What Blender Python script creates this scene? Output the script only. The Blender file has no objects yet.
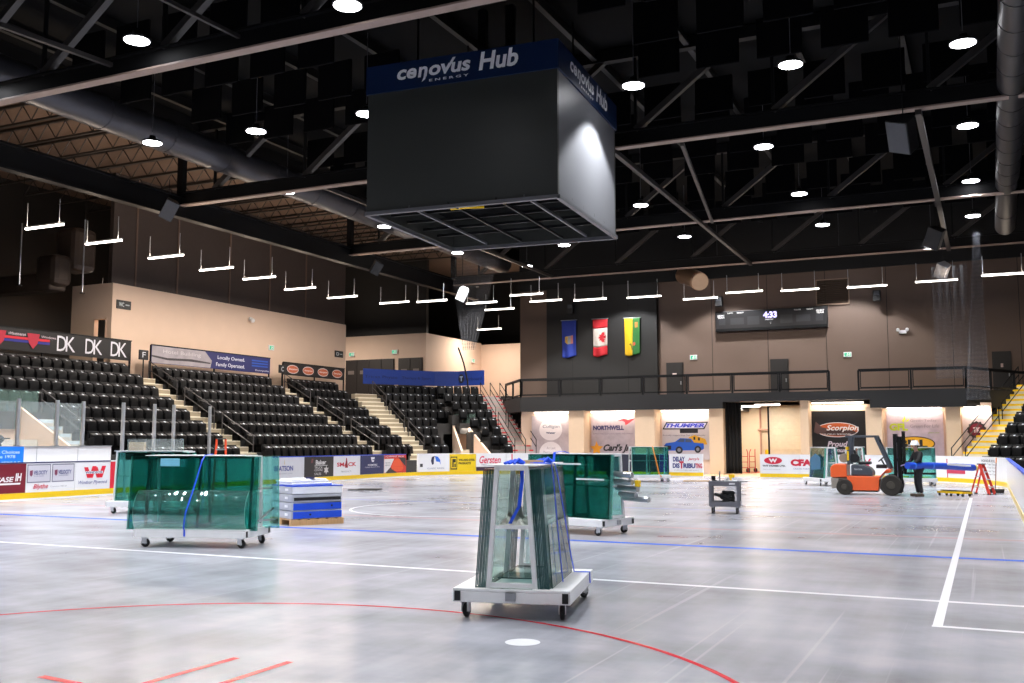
import bpy, bmesh, math, random
from math import pi, sin, cos, radians as R, atan2, hypot, sqrt
from mathutils import Vector, Matrix, Euler
random.seed(7)
SC = bpy.context.scene
COL = SC.collection

# ------------------------------------------------------------------ helpers
def lin(c):
    return tuple(((x/255)/12.92 if x/255 <= .04045 else ((x/255+.055)/1.055)**2.4) for x in c)

class MB:
    """collects geometry for ONE mesh object"""
    def __init__(s, M=None):
        s.v = []; s.f = []; s.mi = []; s.M = M
    def add(s, vs, fs, mi=0):
        b = len(s.v)
        for p in vs:
            p = Vector(p)
            s.v.append(tuple(s.M @ p) if s.M else tuple(p))
        for f in fs:
            s.f.append([b+i for i in f]); s.mi.append(mi)
        return s
    def box(s, x0, x1, y0, y1, z0, z1, mi=0):
        return s.add([(x0,y0,z0),(x1,y0,z0),(x1,y1,z0),(x0,y1,z0),(x0,y0,z1),(x1,y0,z1),(x1,y1,z1),(x0,y1,z1)],
                     [(3,2,1,0),(4,5,6,7),(0,1,5,4),(1,2,6,5),(2,3,7,6),(3,0,4,7)], mi)
    def pane(s, x0, x1, y0, y1, z0, z1, axis='y'):
        """box whose two large faces use material 0 and edges material 1"""
        vs = [(x0,y0,z0),(x1,y0,z0),(x1,y1,z0),(x0,y1,z0),(x0,y0,z1),(x1,y0,z1),(x1,y1,z1),(x0,y1,z1)]
        fs = [(3,2,1,0),(4,5,6,7),(0,1,5,4),(1,2,6,5),(2,3,7,6),(3,0,4,7)]
        big = {'y': (2,4), 'x': (3,5), 'z': (0,1)}[axis]
        b = len(s.v)
        for p in vs:
            p = Vector(p); s.v.append(tuple(s.M @ p) if s.M else tuple(p))
        for i, f in enumerate(fs):
            s.f.append([b+k for k in f]); s.mi.append(0 if i in big else 1)
        return s
    def bar(s, p, q, w, h, mi=0, up=(0,0,1)):
        p, q = Vector(p), Vector(q); d = (q-p).normalized(); u = Vector(up)
        if abs(d.dot(u)) > .98: u = Vector((0,1,0)) if abs(d.y) < .9 else Vector((1,0,0))
        a = d.cross(u).normalized(); b = a.cross(d).normalized()
        vs = [c + a*(w/2*i) + b*(h/2*j) for c in (p, q) for i, j in ((-1,-1),(1,-1),(1,1),(-1,1))]
        return s.add(vs, [(3,2,1,0),(4,5,6,7),(0,1,5,4),(1,2,6,5),(2,3,7,6),(3,0,4,7)], mi)
    def tube(s, p, q, r, n=10, r2=None, mi=0):
        p, q = Vector(p), Vector(q); d = (q-p).normalized()
        u = Vector((0,0,1)) if abs(d.z) < .9 else Vector((1,0,0))
        a = d.cross(u).normalized(); b = a.cross(d); r2 = r if r2 is None else r2
        vs = [c + (a*cos(2*pi*k/n) + b*sin(2*pi*k/n))*rr for c, rr in ((p,r),(q,r2)) for k in range(n)]
        fs = [(k, (k+1)%n, n+(k+1)%n, n+k) for k in range(n)] + [tuple(range(n))[::-1], tuple(range(n,2*n))]
        return s.add(vs, fs, mi)
    def path(s, pts, r, n=8, mi=0):
        pts = [Vector(p) for p in pts]; vs = []; fs = []; a0 = None
        for i, p in enumerate(pts):
            d = (pts[min(i+1,len(pts)-1)] - pts[max(i-1,0)]).normalized()
            if a0 is None:
                u = Vector((0,0,1)) if abs(d.z) < .9 else Vector((1,0,0)); a0 = d.cross(u).normalized()
            a0 = (a0 - d*a0.dot(d)).normalized(); b = d.cross(a0)
            vs += [p + (a0*cos(2*pi*k/n) + b*sin(2*pi*k/n))*r for k in range(n)]
        for i in range(len(pts)-1):
            fs += [(i*n+k, i*n+(k+1)%n, (i+1)*n+(k+1)%n, (i+1)*n+k) for k in range(n)]
        m = (len(pts)-1)*n
        return s.add(vs, fs + [tuple(range(n))[::-1], tuple(range(m, m+n))], mi)
    def ribbon(s, pts, w, t, side, mi=0):
        """flat strap: pts polyline, w wide along `side`, t thick"""
        pts = [Vector(p) for p in pts]; sd = Vector(side).normalized(); vs = []; fs = []
        for i, p in enumerate(pts):
            d = (pts[min(i+1,len(pts)-1)] - pts[max(i-1,0)]).normalized(); nn = d.cross(sd).normalized()
            vs += [p - sd*w/2 - nn*t/2, p + sd*w/2 - nn*t/2, p + sd*w/2 + nn*t/2, p - sd*w/2 + nn*t/2]
        for i in range(len(pts)-1):
            a, b = i*4, i*4+4
            fs += [(a,a+1,b+1,b),(a+1,a+2,b+2,b+1),(a+2,a+3,b+3,b+2),(a+3,a,b,b+3)]
        e = (len(pts)-1)*4
        return s.add(vs, fs + [(3,2,1,0),(e,e+1,e+2,e+3)], mi)
    def lathe(s, prof, n=16, T=None, mi=0):
        T = T or Matrix(); vs = []; fs = []
        for r, z in prof:
            vs += [T @ Vector((r*cos(2*pi*k/n), r*sin(2*pi*k/n), z)) for k in range(n)]
        for i in range(len(prof)-1):
            fs += [(i*n+k, i*n+(k+1)%n, (i+1)*n+(k+1)%n, (i+1)*n+k) for k in range(n)]
        m = (len(prof)-1)*n
        return s.add(vs, fs + [tuple(range(n))[::-1], tuple(range(m, m+n))], mi)
    def extr(s, poly, z0, z1, T=None, mi=0):
        T = T or Matrix(); n = len(poly)
        vs = [T @ Vector((x,y,z)) for z in (z0,z1) for x, y in poly]
        return s.add(vs, [(k,(k+1)%n,n+(k+1)%n,n+k) for k in range(n)] + [tuple(range(n))[::-1], tuple(range(n,2*n))], mi)
    def ball(s, c, rx, ry=None, rz=None, nu=12, nv=8, mi=0):
        ry = ry or rx; rz = rz or rx; vs = []; fs = []; c = Vector(c)
        for j in range(1, nv):
            t = pi*j/nv
            vs += [c + Vector((rx*sin(t)*cos(2*pi*k/nu), ry*sin(t)*sin(2*pi*k/nu), rz*cos(t))) for k in range(nu)]
        for j in range(nv-2):
            fs += [(j*nu+k, (j+1)*nu+k, (j+1)*nu+(k+1)%nu, j*nu+(k+1)%nu) for k in range(nu)]
        m = len(vs); vs += [c+Vector((0,0,rz)), c-Vector((0,0,rz))]
        fs += [(m, k, (k+1)%nu) for k in range(nu)] + [(m+1, (nv-2)*nu+(k+1)%nu, (nv-2)*nu+k) for k in range(nu)]
        return s.add(vs, fs, mi)
    def grid(s, fn, nu, nv, mi=0):
        vs = [fn(i/nu, j/nv) for j in range(nv+1) for i in range(nu+1)]
        return s.add(vs, [(j*(nu+1)+i, j*(nu+1)+i+1, (j+1)*(nu+1)+i+1, (j+1)*(nu+1)+i) for j in range(nv) for i in range(nu)], mi)
    def build(s, name, mats, parent=None, bevel=0, smooth=0, loc=None, rz=0, fixn=False, world=False, solid=0):
        me = bpy.data.meshes.new(name)
        off = Vector(parent.location) if (world and parent) else Vector((0,0,0))
        vs = [tuple(Vector(v)-off) for v in s.v] if world and parent else s.v
        me.from_pydata(vs, [], s.f)
        if not isinstance(mats, (list, tuple)): mats = [mats]
        for m in mats: me.materials.append(m)
        if len(mats) > 1: me.polygons.foreach_set('material_index', s.mi)
        if fixn:
            b = bmesh.new(); b.from_mesh(me); bmesh.ops.recalc_face_normals(b, faces=b.faces); b.to_mesh(me); b.free()
        if smooth:
            me.shade_smooth(); me.set_sharp_from_angle(angle=R(smooth))
        me.update()
        o = bpy.data.objects.new(name, me); COL.objects.link(o)
        if parent: o.parent = parent
        if loc: o.location = loc
        if rz: o.rotation_euler.z = rz
        if bevel:
            m = o.modifiers.new('edge', 'BEVEL'); m.width = bevel; m.segments = 2; m.limit_method = 'ANGLE'
        if solid:
            m = o.modifiers.new('thick', 'SOLIDIFY'); m.thickness = solid; m.offset = 0; m.material_offset_rim = 1 if len(mats) > 1 else 0
        return o

def tag(o, label=None, cat=None, group=None, kind=None):
    if label: o['label'] = label
    if cat: o['category'] = cat
    if group: o['group'] = group
    if kind: o['kind'] = kind
    return o
def thing(name, label, cat, loc=(0,0,0), rz=0, group=None):
    o = bpy.data.objects.new(name, None); COL.objects.link(o); o.empty_display_size = .1
    o.location = loc; o.rotation_euler.z = rz
    return tag(o, label, cat, group)
def struct(o): o['kind'] = 'structure'; return o
def dup(o, parent=None):
    c = o.copy(); COL.objects.link(c); c.parent = parent
    for ch in list(o.children): dup(ch, c)
    return c
ORD = ['first','second','third','fourth','fifth','sixth','seventh','eighth','ninth','tenth','eleventh','twelfth','thirteenth','fourteenth',
       'fifteenth','sixteenth','seventeenth','eighteenth','nineteenth','twentieth','twenty-first','twenty-second','twenty-third','twenty-fourth','twenty-fifth','twenty-sixth','twenty-seventh','twenty-eighth']

# text -> flat polygons, fitted to a box in panel coordinates (u right, w up)
def glyphs(txt, u0, u1, w0, w1, shear=0, bold=0.0, align='fit', spacing=1.0):
    cu = bpy.data.curves.new('writing', 'FONT'); cu.body = txt; cu.size = 1; cu.shear = shear; cu.offset = bold
    cu.space_character = spacing; cu.resolution_u = 3; cu.fill_mode = 'FRONT'
    o = bpy.data.objects.new('writing', cu); COL.objects.link(o)
    dg = bpy.context.evaluated_depsgraph_get(); dg.update()
    me = bpy.data.meshes.new_from_object(o.evaluated_get(dg))
    vs = [(v.co.x, v.co.y) for v in me.vertices]; fs = [tuple(p.vertices) for p in me.polygons]
    bpy.data.objects.remove(o); bpy.data.curves.remove(cu); bpy.data.meshes.remove(me)
    xa, xb = min(v[0] for v in vs), max(v[0] for v in vs); ya, yb = min(v[1] for v in vs), max(v[1] for v in vs)
    sx = (u1-u0)/(xb-xa); sy = (w1-w0)/(yb-ya)
    return [(u0+(x-xa)*sx, w0+(y-ya)*sy) for x, y in vs], fs
def ellipse(cu, cw, ru, rw, n=28): return [(cu+ru*cos(2*pi*k/n), cw+rw*sin(2*pi*k/n)) for k in range(n)]
def star(cu, cw, r, n=5, k=.45, ph=pi/2): return [(cu+(r if i%2==0 else r*k)*cos(ph+pi*i/n), cw+(r if i%2==0 else r*k)*sin(ph+pi*i/n)) for i in range(2*n)]
def rect(u0, u1, w0, w1, sk=0): return [(u0,w0),(u1,w0),(u1+sk,w1),(u0+sk,w1)]

class Sign:
    """print on a panel: flat shapes mapped by fn(u, w, out) -> point; each ink layer a mesh of its own"""
    def __init__(s, fn, parent, world=True): s.fn = fn; s.parent = parent; s.world = world; s.lay = 1
    def _b(s, mb, name, m): return mb.build(name, m, s.parent, world=s.world)
    def poly(s, polys, m, name='emblem'):
        mb = MB(); out = .004 + .003*s.lay; s.lay += 1
        for p in polys:
            mb.add([s.fn(u, w, out) for u, w in p], [tuple(range(len(p)))])
        return s._b(mb, name, m)
    def band(s, u0, u1, w0, w1, m, name='panel_field', n=1):
        mb = MB(); out = .004 + .003*s.lay; s.lay += 1
        mb.grid(lambda a, b: s.fn(u0+(u1-u0)*a, w0+(w1-w0)*b, out), n, 1)
        return s._b(mb, name, m)
    def text(s, rows, m, name='lettering'):
        mb = MB(); out = .004 + .003*s.lay; s.lay += 1
        for r in rows:
            kw = r[5] if len(r) > 5 else {}
            vs, fs = glyphs(*r[:5], **kw)
            mb.add([s.fn(u, w, out) for u, w in vs], fs)
        return s._b(mb, name, m)

def skin(name, nodes, edges, m, parent=None, sub=2, loc=None):
    """nodes: {key: (x,y,z,rx,ry)}; first is root; one continuous limb surface"""
    keys = list(nodes); me = bpy.data.meshes.new(name)
    me.from_pydata([nodes[k][:3] for k in keys], [(keys.index(a), keys.index(b)) for a, b in edges], [])
    me.materials.append(m)
    o = bpy.data.objects.new(name, me); COL.objects.link(o)
    md = o.modifiers.new('skin', 'SKIN'); md.use_smooth_shade = True
    for k, sv in zip(keys, me.skin_vertices[0].data):
        n = nodes[k]; sv.radius = (n[3], n[4] if len(n) > 4 else n[3])
    me.skin_vertices[0].data[0].use_root = True
    s = o.modifiers.new('sub', 'SUBSURF'); s.levels = sub; s.render_levels = sub
    if parent: o.parent = parent
    if loc: o.location = loc
    return o

# ------------------------------------------------------------------ materials
MATS = {}
def pm(name, rgb, rough=.5, metal=0, var=.06, scale=6, bump=0, spec=.5, coat=0, emit=0, stretch=None):
    if name in MATS: return MATS[name]
    m = bpy.data.materials.new(name); m.use_nodes = True; nt = m.node_tree; b = nt.nodes['Principled BSDF']
    c = lin(rgb); L = nt.links
    tc = nt.nodes.new('ShaderNodeTexCoord'); nz = nt.nodes.new('ShaderNodeTexNoise'); nz.inputs['Scale'].default_value = scale; nz.inputs['Detail'].default_value = 4
    src = tc.outputs['Object']
    if stretch:
        mp = nt.nodes.new('ShaderNodeMapping'); mp.inputs['Scale'].default_value = stretch; L.new(src, mp.inputs['Vector']); src = mp.outputs['Vector']
    L.new(src, nz.inputs['Vector'])
    mx = nt.nodes.new('ShaderNodeMix'); mx.data_type = 'RGBA'
    mx.inputs['A'].default_value = tuple(min(1, x*(1-var*2)) for x in c)+(1,); mx.inputs['B'].default_value = tuple(min(1, x*(1+var*2)) for x in c)+(1,)
    L.new(nz.outputs['Fac'], mx.inputs['Factor']); L.new(mx.outputs['Result'], b.inputs['Base Color'])
    b.inputs['Roughness'].default_value = rough; b.inputs['Metallic'].default_value = metal; b.inputs['Specular IOR Level'].default_value = spec
    b.inputs['Coat Weight'].default_value = coat
    if emit:
        b.inputs['Emission Color'].default_value = c+(1,); b.inputs['Emission Strength'].default_value = emit
    if bump:
        bp = nt.nodes.new('ShaderNodeBump'); bp.inputs['Strength'].default_value = bump; bp.inputs['Distance'].default_value = .02
        L.new(nz.outputs['Fac'], bp.inputs['Height']); L.new(bp.outputs['Normal'], b.inputs['Normal'])
    MATS[name] = m; return m

def glass(name, tint, gloss=.12, rough=.04, haze=0.0, hazecol=(220,230,230)):
    m = bpy.data.materials.new(name); m.use_nodes = True; nt = m.node_tree; nt.nodes.clear(); L = nt.links
    out = nt.nodes.new('ShaderNodeOutputMaterial'); tr = nt.nodes.new('ShaderNodeBsdfTransparent'); gl = nt.nodes.new('ShaderNodeBsdfGlossy')
    nz = nt.nodes.new('ShaderNodeTexNoise'); nz.inputs['Scale'].default_value = 3; tc = nt.nodes.new('ShaderNodeTexCoord'); L.new(tc.outputs['Object'], nz.inputs['Vector'])
    mx = nt.nodes.new('ShaderNodeMix'); mx.data_type = 'RGBA'
    mx.inputs['A'].default_value = tuple(x*.985 for x in tint)+(1,); mx.inputs['B'].default_value = tuple(min(1,x*1.01) for x in tint)+(1,)
    L.new(nz.outputs['Fac'], mx.inputs['Factor']); L.new(mx.outputs['Result'], tr.inputs['Color'])
    gl.inputs['Roughness'].default_value = rough
    lw = nt.nodes.new('ShaderNodeLayerWeight'); lw.inputs['Blend'].default_value = .25
    mr = nt.nodes.new('ShaderNodeMapRange'); mr.inputs['To Min'].default_value = .03; mr.inputs['To Max'].default_value = gloss*4
    L.new(lw.outputs['Facing'], mr.inputs['Value'])
    mix = nt.nodes.new('ShaderNodeMixShader'); L.new(mr.outputs['Result'], mix.inputs['Fac']); L.new(tr.outputs['BSDF'], mix.inputs[1]); L.new(gl.outputs['BSDF'], mix.inputs[2])
    last = mix.outputs['Shader']
    if haze:
        df = nt.nodes.new('ShaderNodeBsdfDiffuse'); df.inputs['Color'].default_value = lin(hazecol)+(1,)
        m2 = nt.nodes.new('ShaderNodeMixShader'); m2.inputs['Fac'].default_value = haze
        L.new(last, m2.inputs[1]); L.new(df.outputs['BSDF'], m2.inputs[2]); last = m2.outputs['Shader']
    L.new(last, out.inputs['Surface']); return m

def emis(name, rgb, strength):
    m = bpy.data.materials.new(name); m.use_nodes = True; nt = m.node_tree; nt.nodes.clear()
    out = nt.nodes.new('ShaderNodeOutputMaterial'); e = nt.nodes.new('ShaderNodeEmission')
    e.inputs['Color'].default_value = lin(rgb)+(1,); e.inputs['Strength'].default_value = strength
    nt.links.new(e.outputs['Emission'], out.inputs['Surface']); return m

def floor_mat():
    m = bpy.data.materials.new('polished_concrete'); m.use_nodes = True; nt = m.node_tree; L = nt.links; b = nt.nodes['Principled BSDF']
    tc = nt.nodes.new('ShaderNodeTexCoord')
    def noise(scale, detail, sc=(1,1,1), rough=.55, rot=0.0):
        mp = nt.nodes.new('ShaderNodeMapping'); mp.inputs['Scale'].default_value = sc; mp.inputs['Rotation'].default_value = (0,0,rot); L.new(tc.outputs['Object'], mp.inputs['Vector'])
        n = nt.nodes.new('ShaderNodeTexNoise'); n.inputs['Scale'].default_value = scale; n.inputs['Detail'].default_value = detail; n.inputs['Roughness'].default_value = rough
        L.new(mp.outputs['Vector'], n.inputs['Vector']); return n.outputs['Fac']
    def math_(op, a, bb, c=None):
        n = nt.nodes.new('ShaderNodeMath'); n.operation = op
        for i, x in enumerate((a, bb) if c is None else (a, bb, c)):
            if isinstance(x, (int,float)): n.inputs[i].default_value = x
            else: L.new(x, n.inputs[i])
        return n.outputs[0]
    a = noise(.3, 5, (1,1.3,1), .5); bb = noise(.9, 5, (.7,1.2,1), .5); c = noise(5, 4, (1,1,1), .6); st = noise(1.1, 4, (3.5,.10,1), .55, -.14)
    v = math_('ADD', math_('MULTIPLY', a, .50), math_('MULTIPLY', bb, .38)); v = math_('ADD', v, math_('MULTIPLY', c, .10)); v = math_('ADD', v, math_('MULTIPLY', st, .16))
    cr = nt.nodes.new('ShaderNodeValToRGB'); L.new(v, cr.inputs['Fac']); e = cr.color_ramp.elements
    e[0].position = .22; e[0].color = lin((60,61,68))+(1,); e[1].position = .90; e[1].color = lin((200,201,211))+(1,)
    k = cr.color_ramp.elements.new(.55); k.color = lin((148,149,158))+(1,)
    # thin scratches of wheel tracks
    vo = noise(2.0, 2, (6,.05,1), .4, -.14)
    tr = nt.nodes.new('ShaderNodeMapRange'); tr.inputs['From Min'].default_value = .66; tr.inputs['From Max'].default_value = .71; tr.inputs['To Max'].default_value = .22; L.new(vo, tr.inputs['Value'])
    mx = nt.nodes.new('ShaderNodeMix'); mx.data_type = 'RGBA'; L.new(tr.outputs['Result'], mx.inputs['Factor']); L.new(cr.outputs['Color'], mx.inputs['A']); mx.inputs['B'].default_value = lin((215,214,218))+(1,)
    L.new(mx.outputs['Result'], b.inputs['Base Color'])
    mr = nt.nodes.new('ShaderNodeMapRange'); mr.inputs['From Min'].default_value = .0; mr.inputs['From Max'].default_value = 1.0; mr.inputs['To Min'].default_value = .225; mr.inputs['To Max'].default_value = .24
    L.new(a, mr.inputs['Value']); L.new(mr.outputs['Result'], b.inputs['Roughness'])
    b.inputs['Specular IOR Level'].default_value = .42
    return m

CONC = floor_mat()
WHITE = pm('white_paint', (236,236,238), .35, var=.03)
WMETAL = pm('white_powder_metal', (234,235,237), .3, var=.03)
BLACK = pm('black_satin', (22,22,24), .45)
RUBBER = pm('black_rubber', (24,23,24), .6, bump=.1, scale=40)
STEEL = pm('brushed_steel', (170,172,176), .35, .9, stretch=(1,1,12))
ALU = pm('aluminium', (186,190,196), .35, .7)
YEL = pm('yellow_plastic', (245,200,10), .35, var=.03)
BLUE = pm('royal_blue', (18,70,200), .4)
STRAP = pm('blue_webbing', (20,80,225), .55, scale=60)
RED = pm('signal_red', (205,25,40), .4)
NAVY = pm('navy_print', (34,40,90), .45)
BEIGE = pm('beige_wall_paint', (226,198,176), .7, var=.02, scale=1.5)
BROWN = pm('brown_wall_panel', (104,85,74), .6, var=.05, scale=.6)
BLKWALL = pm('black_wall_panel', (26,24,23), .6, var=.06, scale=.8)
BALC = pm('dark_grey_fascia', (25,24,25), .6)
DARK = pm('black_steel', (16,16,18), .5, var=.1, spec=.25)
DECK = pm('dark_roof_deck', (8,8,9), .8, spec=.12, stretch=(1,30,1), scale=2, var=.2)
SIDEDECK = pm('brown_roof_deck', (96,76,62), .7, stretch=(1,20,1), scale=2, var=.15)
CONCR = pm('grey_concrete', (48,46,45), .8, bump=.1, scale=8)
CREAM = pm('cream_step_paint', (214,206,186), .7, scale=4)
SEATM = pm('black_seat_plastic', (8,8,10), .46, var=.05, spec=.2)
GLINT = pm('painted_seat_glint', (215,220,230), .3, .3)
INKS = {}
def ink(*c):
    if c not in INKS: INKS[c] = pm('print_%d_%d_%d' % c, c, .5, var=.02)
    return INKS[c]
GLASS = glass('green_tinted_glass', (.855,.966,.956))
GLASSN = glass('clear_pane_glass', (.972,.990,.986), gloss=.02)
GLASSL = glass('pale_glass', (.90,.955,.94), haze=.02)
CLEAR = glass('clear_acrylic', (.97,.985,.98), haze=.14)
EDGEM = pm('glass_edge_green', (84,166,150), .15, var=.1)
EDGE = pm('glass_edge_teal', (40,76,78), .15, var=.25, scale=9, stretch=(1,1,.15))
EDGEL = pm('glass_edge_pale', (150,190,180), .15, var=.1)
# ------------------------------------------------------------------ camera and world
cam = bpy.data.cameras.new('camera'); cam.lens = 35; cam.sensor_width = 36; cam.clip_end = 300
co = bpy.data.objects.new('camera', cam); COL.objects.link(co); co.location = (0,0,1.75); co.rotation_euler = (R(90+5.707), 0, R(25.349)); SC.camera = co
w = bpy.data.worlds.new('world'); SC.world = w; w.use_nodes = True
w.node_tree.nodes['Background'].inputs[0].default_value = (.02,.022,.03,1); w.node_tree.nodes['Background'].inputs[1].default_value = .3
SC.view_settings.view_transform = 'Standard'; SC.view_settings.look = 'None'; SC.view_settings.gamma = 1; SC.view_settings.exposure = 0
cy = SC.cycles; cy.use_denoising = True; cy.transparent_max_bounces = 64; cy.max_bounces = 8; cy.diffuse_bounces = 4; cy.glossy_bounces = 3
cy.sample_clamp_indirect = 6; cy.caustics_reflective = False; cy.caustics_refractive = False

# ------------------------------------------------------------------ floor and painted lines
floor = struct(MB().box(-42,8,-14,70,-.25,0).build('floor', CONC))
PW = pm('white_floor_paint', (232,232,238), .235, spec=.42, var=.04, scale=14)
PB = pm('blue_floor_paint', (46,100,215), .235, spec=.42, var=.1, scale=14)
PR = pm('red_floor_paint', (196,24,46), .235, spec=.42, var=.08, scale=14)
PRF = pm('faded_red_floor_paint', (172,150,158), .235, spec=.42, var=.12, scale=8)
PBF = pm('faded_blue_floor_paint', (150,155,188), .235, spec=.42, var=.12, scale=8)
def line(pts, wd, m, z=.003, closed=False):
    mb = MB(); vs = []; n = len(pts)
    for i, p in enumerate(pts):
        a = Vector(pts[i-1] if (i or closed) else p); b = Vector(pts[(i+1)%n] if (i < n-1 or closed) else p)
        d = (b-a).normalized(); nn = Vector((-d.y, d.x))*wd/2
        vs += [(p[0]+nn.x, p[1]+nn.y, z), (p[0]-nn.x, p[1]-nn.y, z)]
    fs = [(2*i+1, 2*((i+1)%n)+1, 2*((i+1)%n), 2*i) for i in range(n if closed else n-1)]
    return mb.add(vs, fs).build('painted_line', m, floor)
def arc(cx, cy_, r, a0, a1, n=72): return [(cx+r*cos(R(a0+(a1-a0)*k/n)), cy_+r*sin(R(a0+(a1-a0)*k/n))) for k in range(n+1)]
line([(-25.8,16.6),(.6,16.6)], .22, PB)
line([(-25.8,12.08),(.6,12.08)], .11, PW)
line([(-.49,10.42),(-.49,34.0)], .09, PW, .0035)
line([(-.54,10.46),(.6,10.46)], .09, PW)
line(arc(-5.28,4.74,4.46,0,360,120)[:-1], .055, PR, closed=True)
for a, b in (((-6.45,5.40),(-6.0,5.36)), ((-5.59,5.2),(-5.56,6.53)), ((-5.07,5.2),(-5.08,6.6)), ((-5.55,18.0),(-4.98,18.0)), ((-4.5,5.39),(-3.7,5.39))): line([a,b], .07, PR)
line(arc(-12.4,23.1,2.85,0,360,80)[:-1], .07, PW, closed=True)
line([(-25.8,19.9),(.6,19.9)], .28, PRF); line([(-25.8,25.3),(.6,25.3)], .3, PBF)
line(arc(-9.2,23.0,.9,20,300,40), .05, PBF)
MB().add([(-3.73+.155*cos(2*pi*k/28), 8.09+.155*sin(2*pi*k/28), .003) for k in range(28)], [tuple(range(28))]).build('painted_spot', PW, floor)

# ------------------------------------------------------------------ rink boards
RR = 7.4
SEG = [('l',(-25.9,8),(-25.9,40.8)), ('a',(-18.5,40.8),180,90), ('l',(-18.5,48.2),(-6.75,48.2)), ('a',(-6.75,40.8),90,0), ('l',(.65,40.8),(.65,-12))]
def rink(s):
    for g in SEG:
        if g[0] == 'l':
            a, b = Vector(g[1]), Vector(g[2]); L = (b-a).length; t = (b-a)/L
            if s <= L or g is SEG[-1]: return a+t*s, t
        else:
            L = RR*pi/2
            if s <= L:
                an = R(g[2]+(g[3]-g[2])*s/L); return Vector(g[1])+RR*Vector((cos(an),sin(an))), Vector((sin(an),-cos(an)))
        s -= L
def bpt(s, w, out):
    p, t = rink(s); return Vector((p.x+t.y*out, p.y-t.x*out, w))
def bcurve(s0, s1, w0, w1, o0, o1, n):
    mb = MB(); vs = []
    for i in range(n+1):
        s = s0+(s1-s0)*i/n; vs += [bpt(s,w0,o0), bpt(s,w0,o1), bpt(s,w1,o1), bpt(s,w1,o0)]
    fs = []
    for i in range(n):
        a, b = 4*i, 4*i+4
        fs += [(a,a+1,b+1,b),(a+1,a+2,b+2,b+1),(a+2,a+3,b+3,b+2),(a+3,a,b,b+3)]
    e = 4*n; fs += [(3,2,1,0),(e,e+1,e+2,e+3)]
    return mb.add(vs, fs)
BOARDW = pm('white_board_plastic', (240,240,243), .25, var=.015)
KICK = pm('yellow_kick_plastic', (246,206,20), .35, var=.03)
def board(s0, s1, label, draw=None, kick=KICK, rail=BLUE, body=True):
    p, t = rink((s0+s1)/2); n = max(1, int((s1-s0)/.35)) if not (s1 < 32.8 or s0 > 67.8) else 1
    th = thing('dasher_board', label, 'rink board', (p.x, p.y, 0), 0, 'rink boards')
    g = .006
    if body:
        bcurve(s0+g, s1-g, .05, 1.085, -.10, 0, n).build('board_panel', BOARDW, th, world=True)
        bcurve(s0, s1, 1.085, 1.12, -.11, .012, n).build('top_rail', rail, th, world=True)
    bcurve(s0, s1, .045, .215, -.04, .012, n).build('kick_plate', kick, th, world=True)
    bcurve(s0, s1, 0, .045, -.08, .016, n).build('sill', BOARDW, th, world=True)
    if draw: draw(Sign(lambda u, w, o: bpt(s0+u, w, o-.002), th), s1-s0, n)
    return th
def fld(c): return lambda S, L, n: S.band(.01, L-.01, .22, 1.08, ink(*c), n=n)
def d_maroon(S, L, n):
    S.band(.01, L-.01, .22, 1.08, ink(122,18,40)); W_ = ink(240,235,236)
    S.text([('CASE', L-1.05, L-.42, .55, .70, dict(shear=.2,bold=.03)), ('IH', L-.37, L-.15, .57, .80, dict(shear=.15,bold=.04))], W_)
    S.poly([rect(L-1.15, L-.2, .47, .52, .02)], W_)
def d_frames(S, L, n):
    S.poly([rect(.03, .87, .50, 1.05), rect(.91, 1.74, .50, 1.05)], ink(120,120,138), 'sign_frame')
    S.poly([rect(.06, .84, .53, 1.02), rect(.94, 1.71, .53, 1.02)], ink(205,203,214), 'sign_face')
    for a in (.12, 1.0):
        S.poly([[(a,.86),(a+.1,.88),(a+.1,.74),(a+.05,.68),(a,.74)]], ink(130,60,90))
        S.text([('VELOCITY', a+.14, a+.62, .74, .86, dict(shear=.1,bold=.02)), ('TRUCK CENTRES', a+.14, a+.5, .68, .71)], ink(70,80,140))
    S.text([('Blythe', .25, .78, .28, .46, dict(shear=.3,bold=.01))], ink(205,50,75)); S.text([('Contractors 1985 Ltd', .86, 1.45, .35, .39)], ink(140,140,150))
def d_w(S, L, n):
    r = ink(225,30,55)
    for x in (.33, .70): S.poly([[(x,.92),(x+.16,.92),(x+.30,.58),(x+.14,.58)]], r)
    for x in (.52, .90): S.poly([[(x,.58),(x+.16,.58),(x+.30,.95),(x+.14,.95)]], r)
    S.poly([rect(.36, 1.08, .71, .79)], ink(238,238,242)); S.text([('WINDSOR', .38, 1.06, .715, .785, dict(bold=.02))], ink(30,40,120))
    S.text([('Windsor Plywood', .12, 1.26, .36, .50, dict(shear=.25))], ink(50,60,140))
def d_redstrip(S, L, n): S.poly([rect(.0, .27, .06, 1.08)], ink(225,35,58), 'panel_field')
def d_blueword(S, L, n):
    S.band(.01, L-.01, .22, 1.08, ink(228,228,234)); S.text([('BEATSON', .15, 1.35, .53, .74, dict(bold=.03))], ink(40,60,150))
    S.poly([[(.75,.80),(.78,1.04),(.81,.80)]], ink(220,200,150)); S.text([('ELECTRIC LTD', .3, 1.3, .40, .45)], ink(150,150,165))
def d_blackad(S, L, n):
    S.band(.01, L-.01, .22, 1.08, ink(52,48,48)); w_ = ink(232,230,230)
    S.text([('Baker', .80, 1.55, .74, .94, dict(bold=.03)), ('TRUCK', .72, 1.3, .57, .66), ('CENTRE', .72, 1.3, .47, .55), ('SALES', .72, 1.2, .30, .40)], w_)
    S.poly([rect(.72, 1.65, .69, .71)], w_); S.poly([star(1.55,.50,.2,6,.5)], ink(215,212,210)); S.poly([rect(.45,.58,.82,1.0,.05)], ink(120,70,70))
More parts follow.
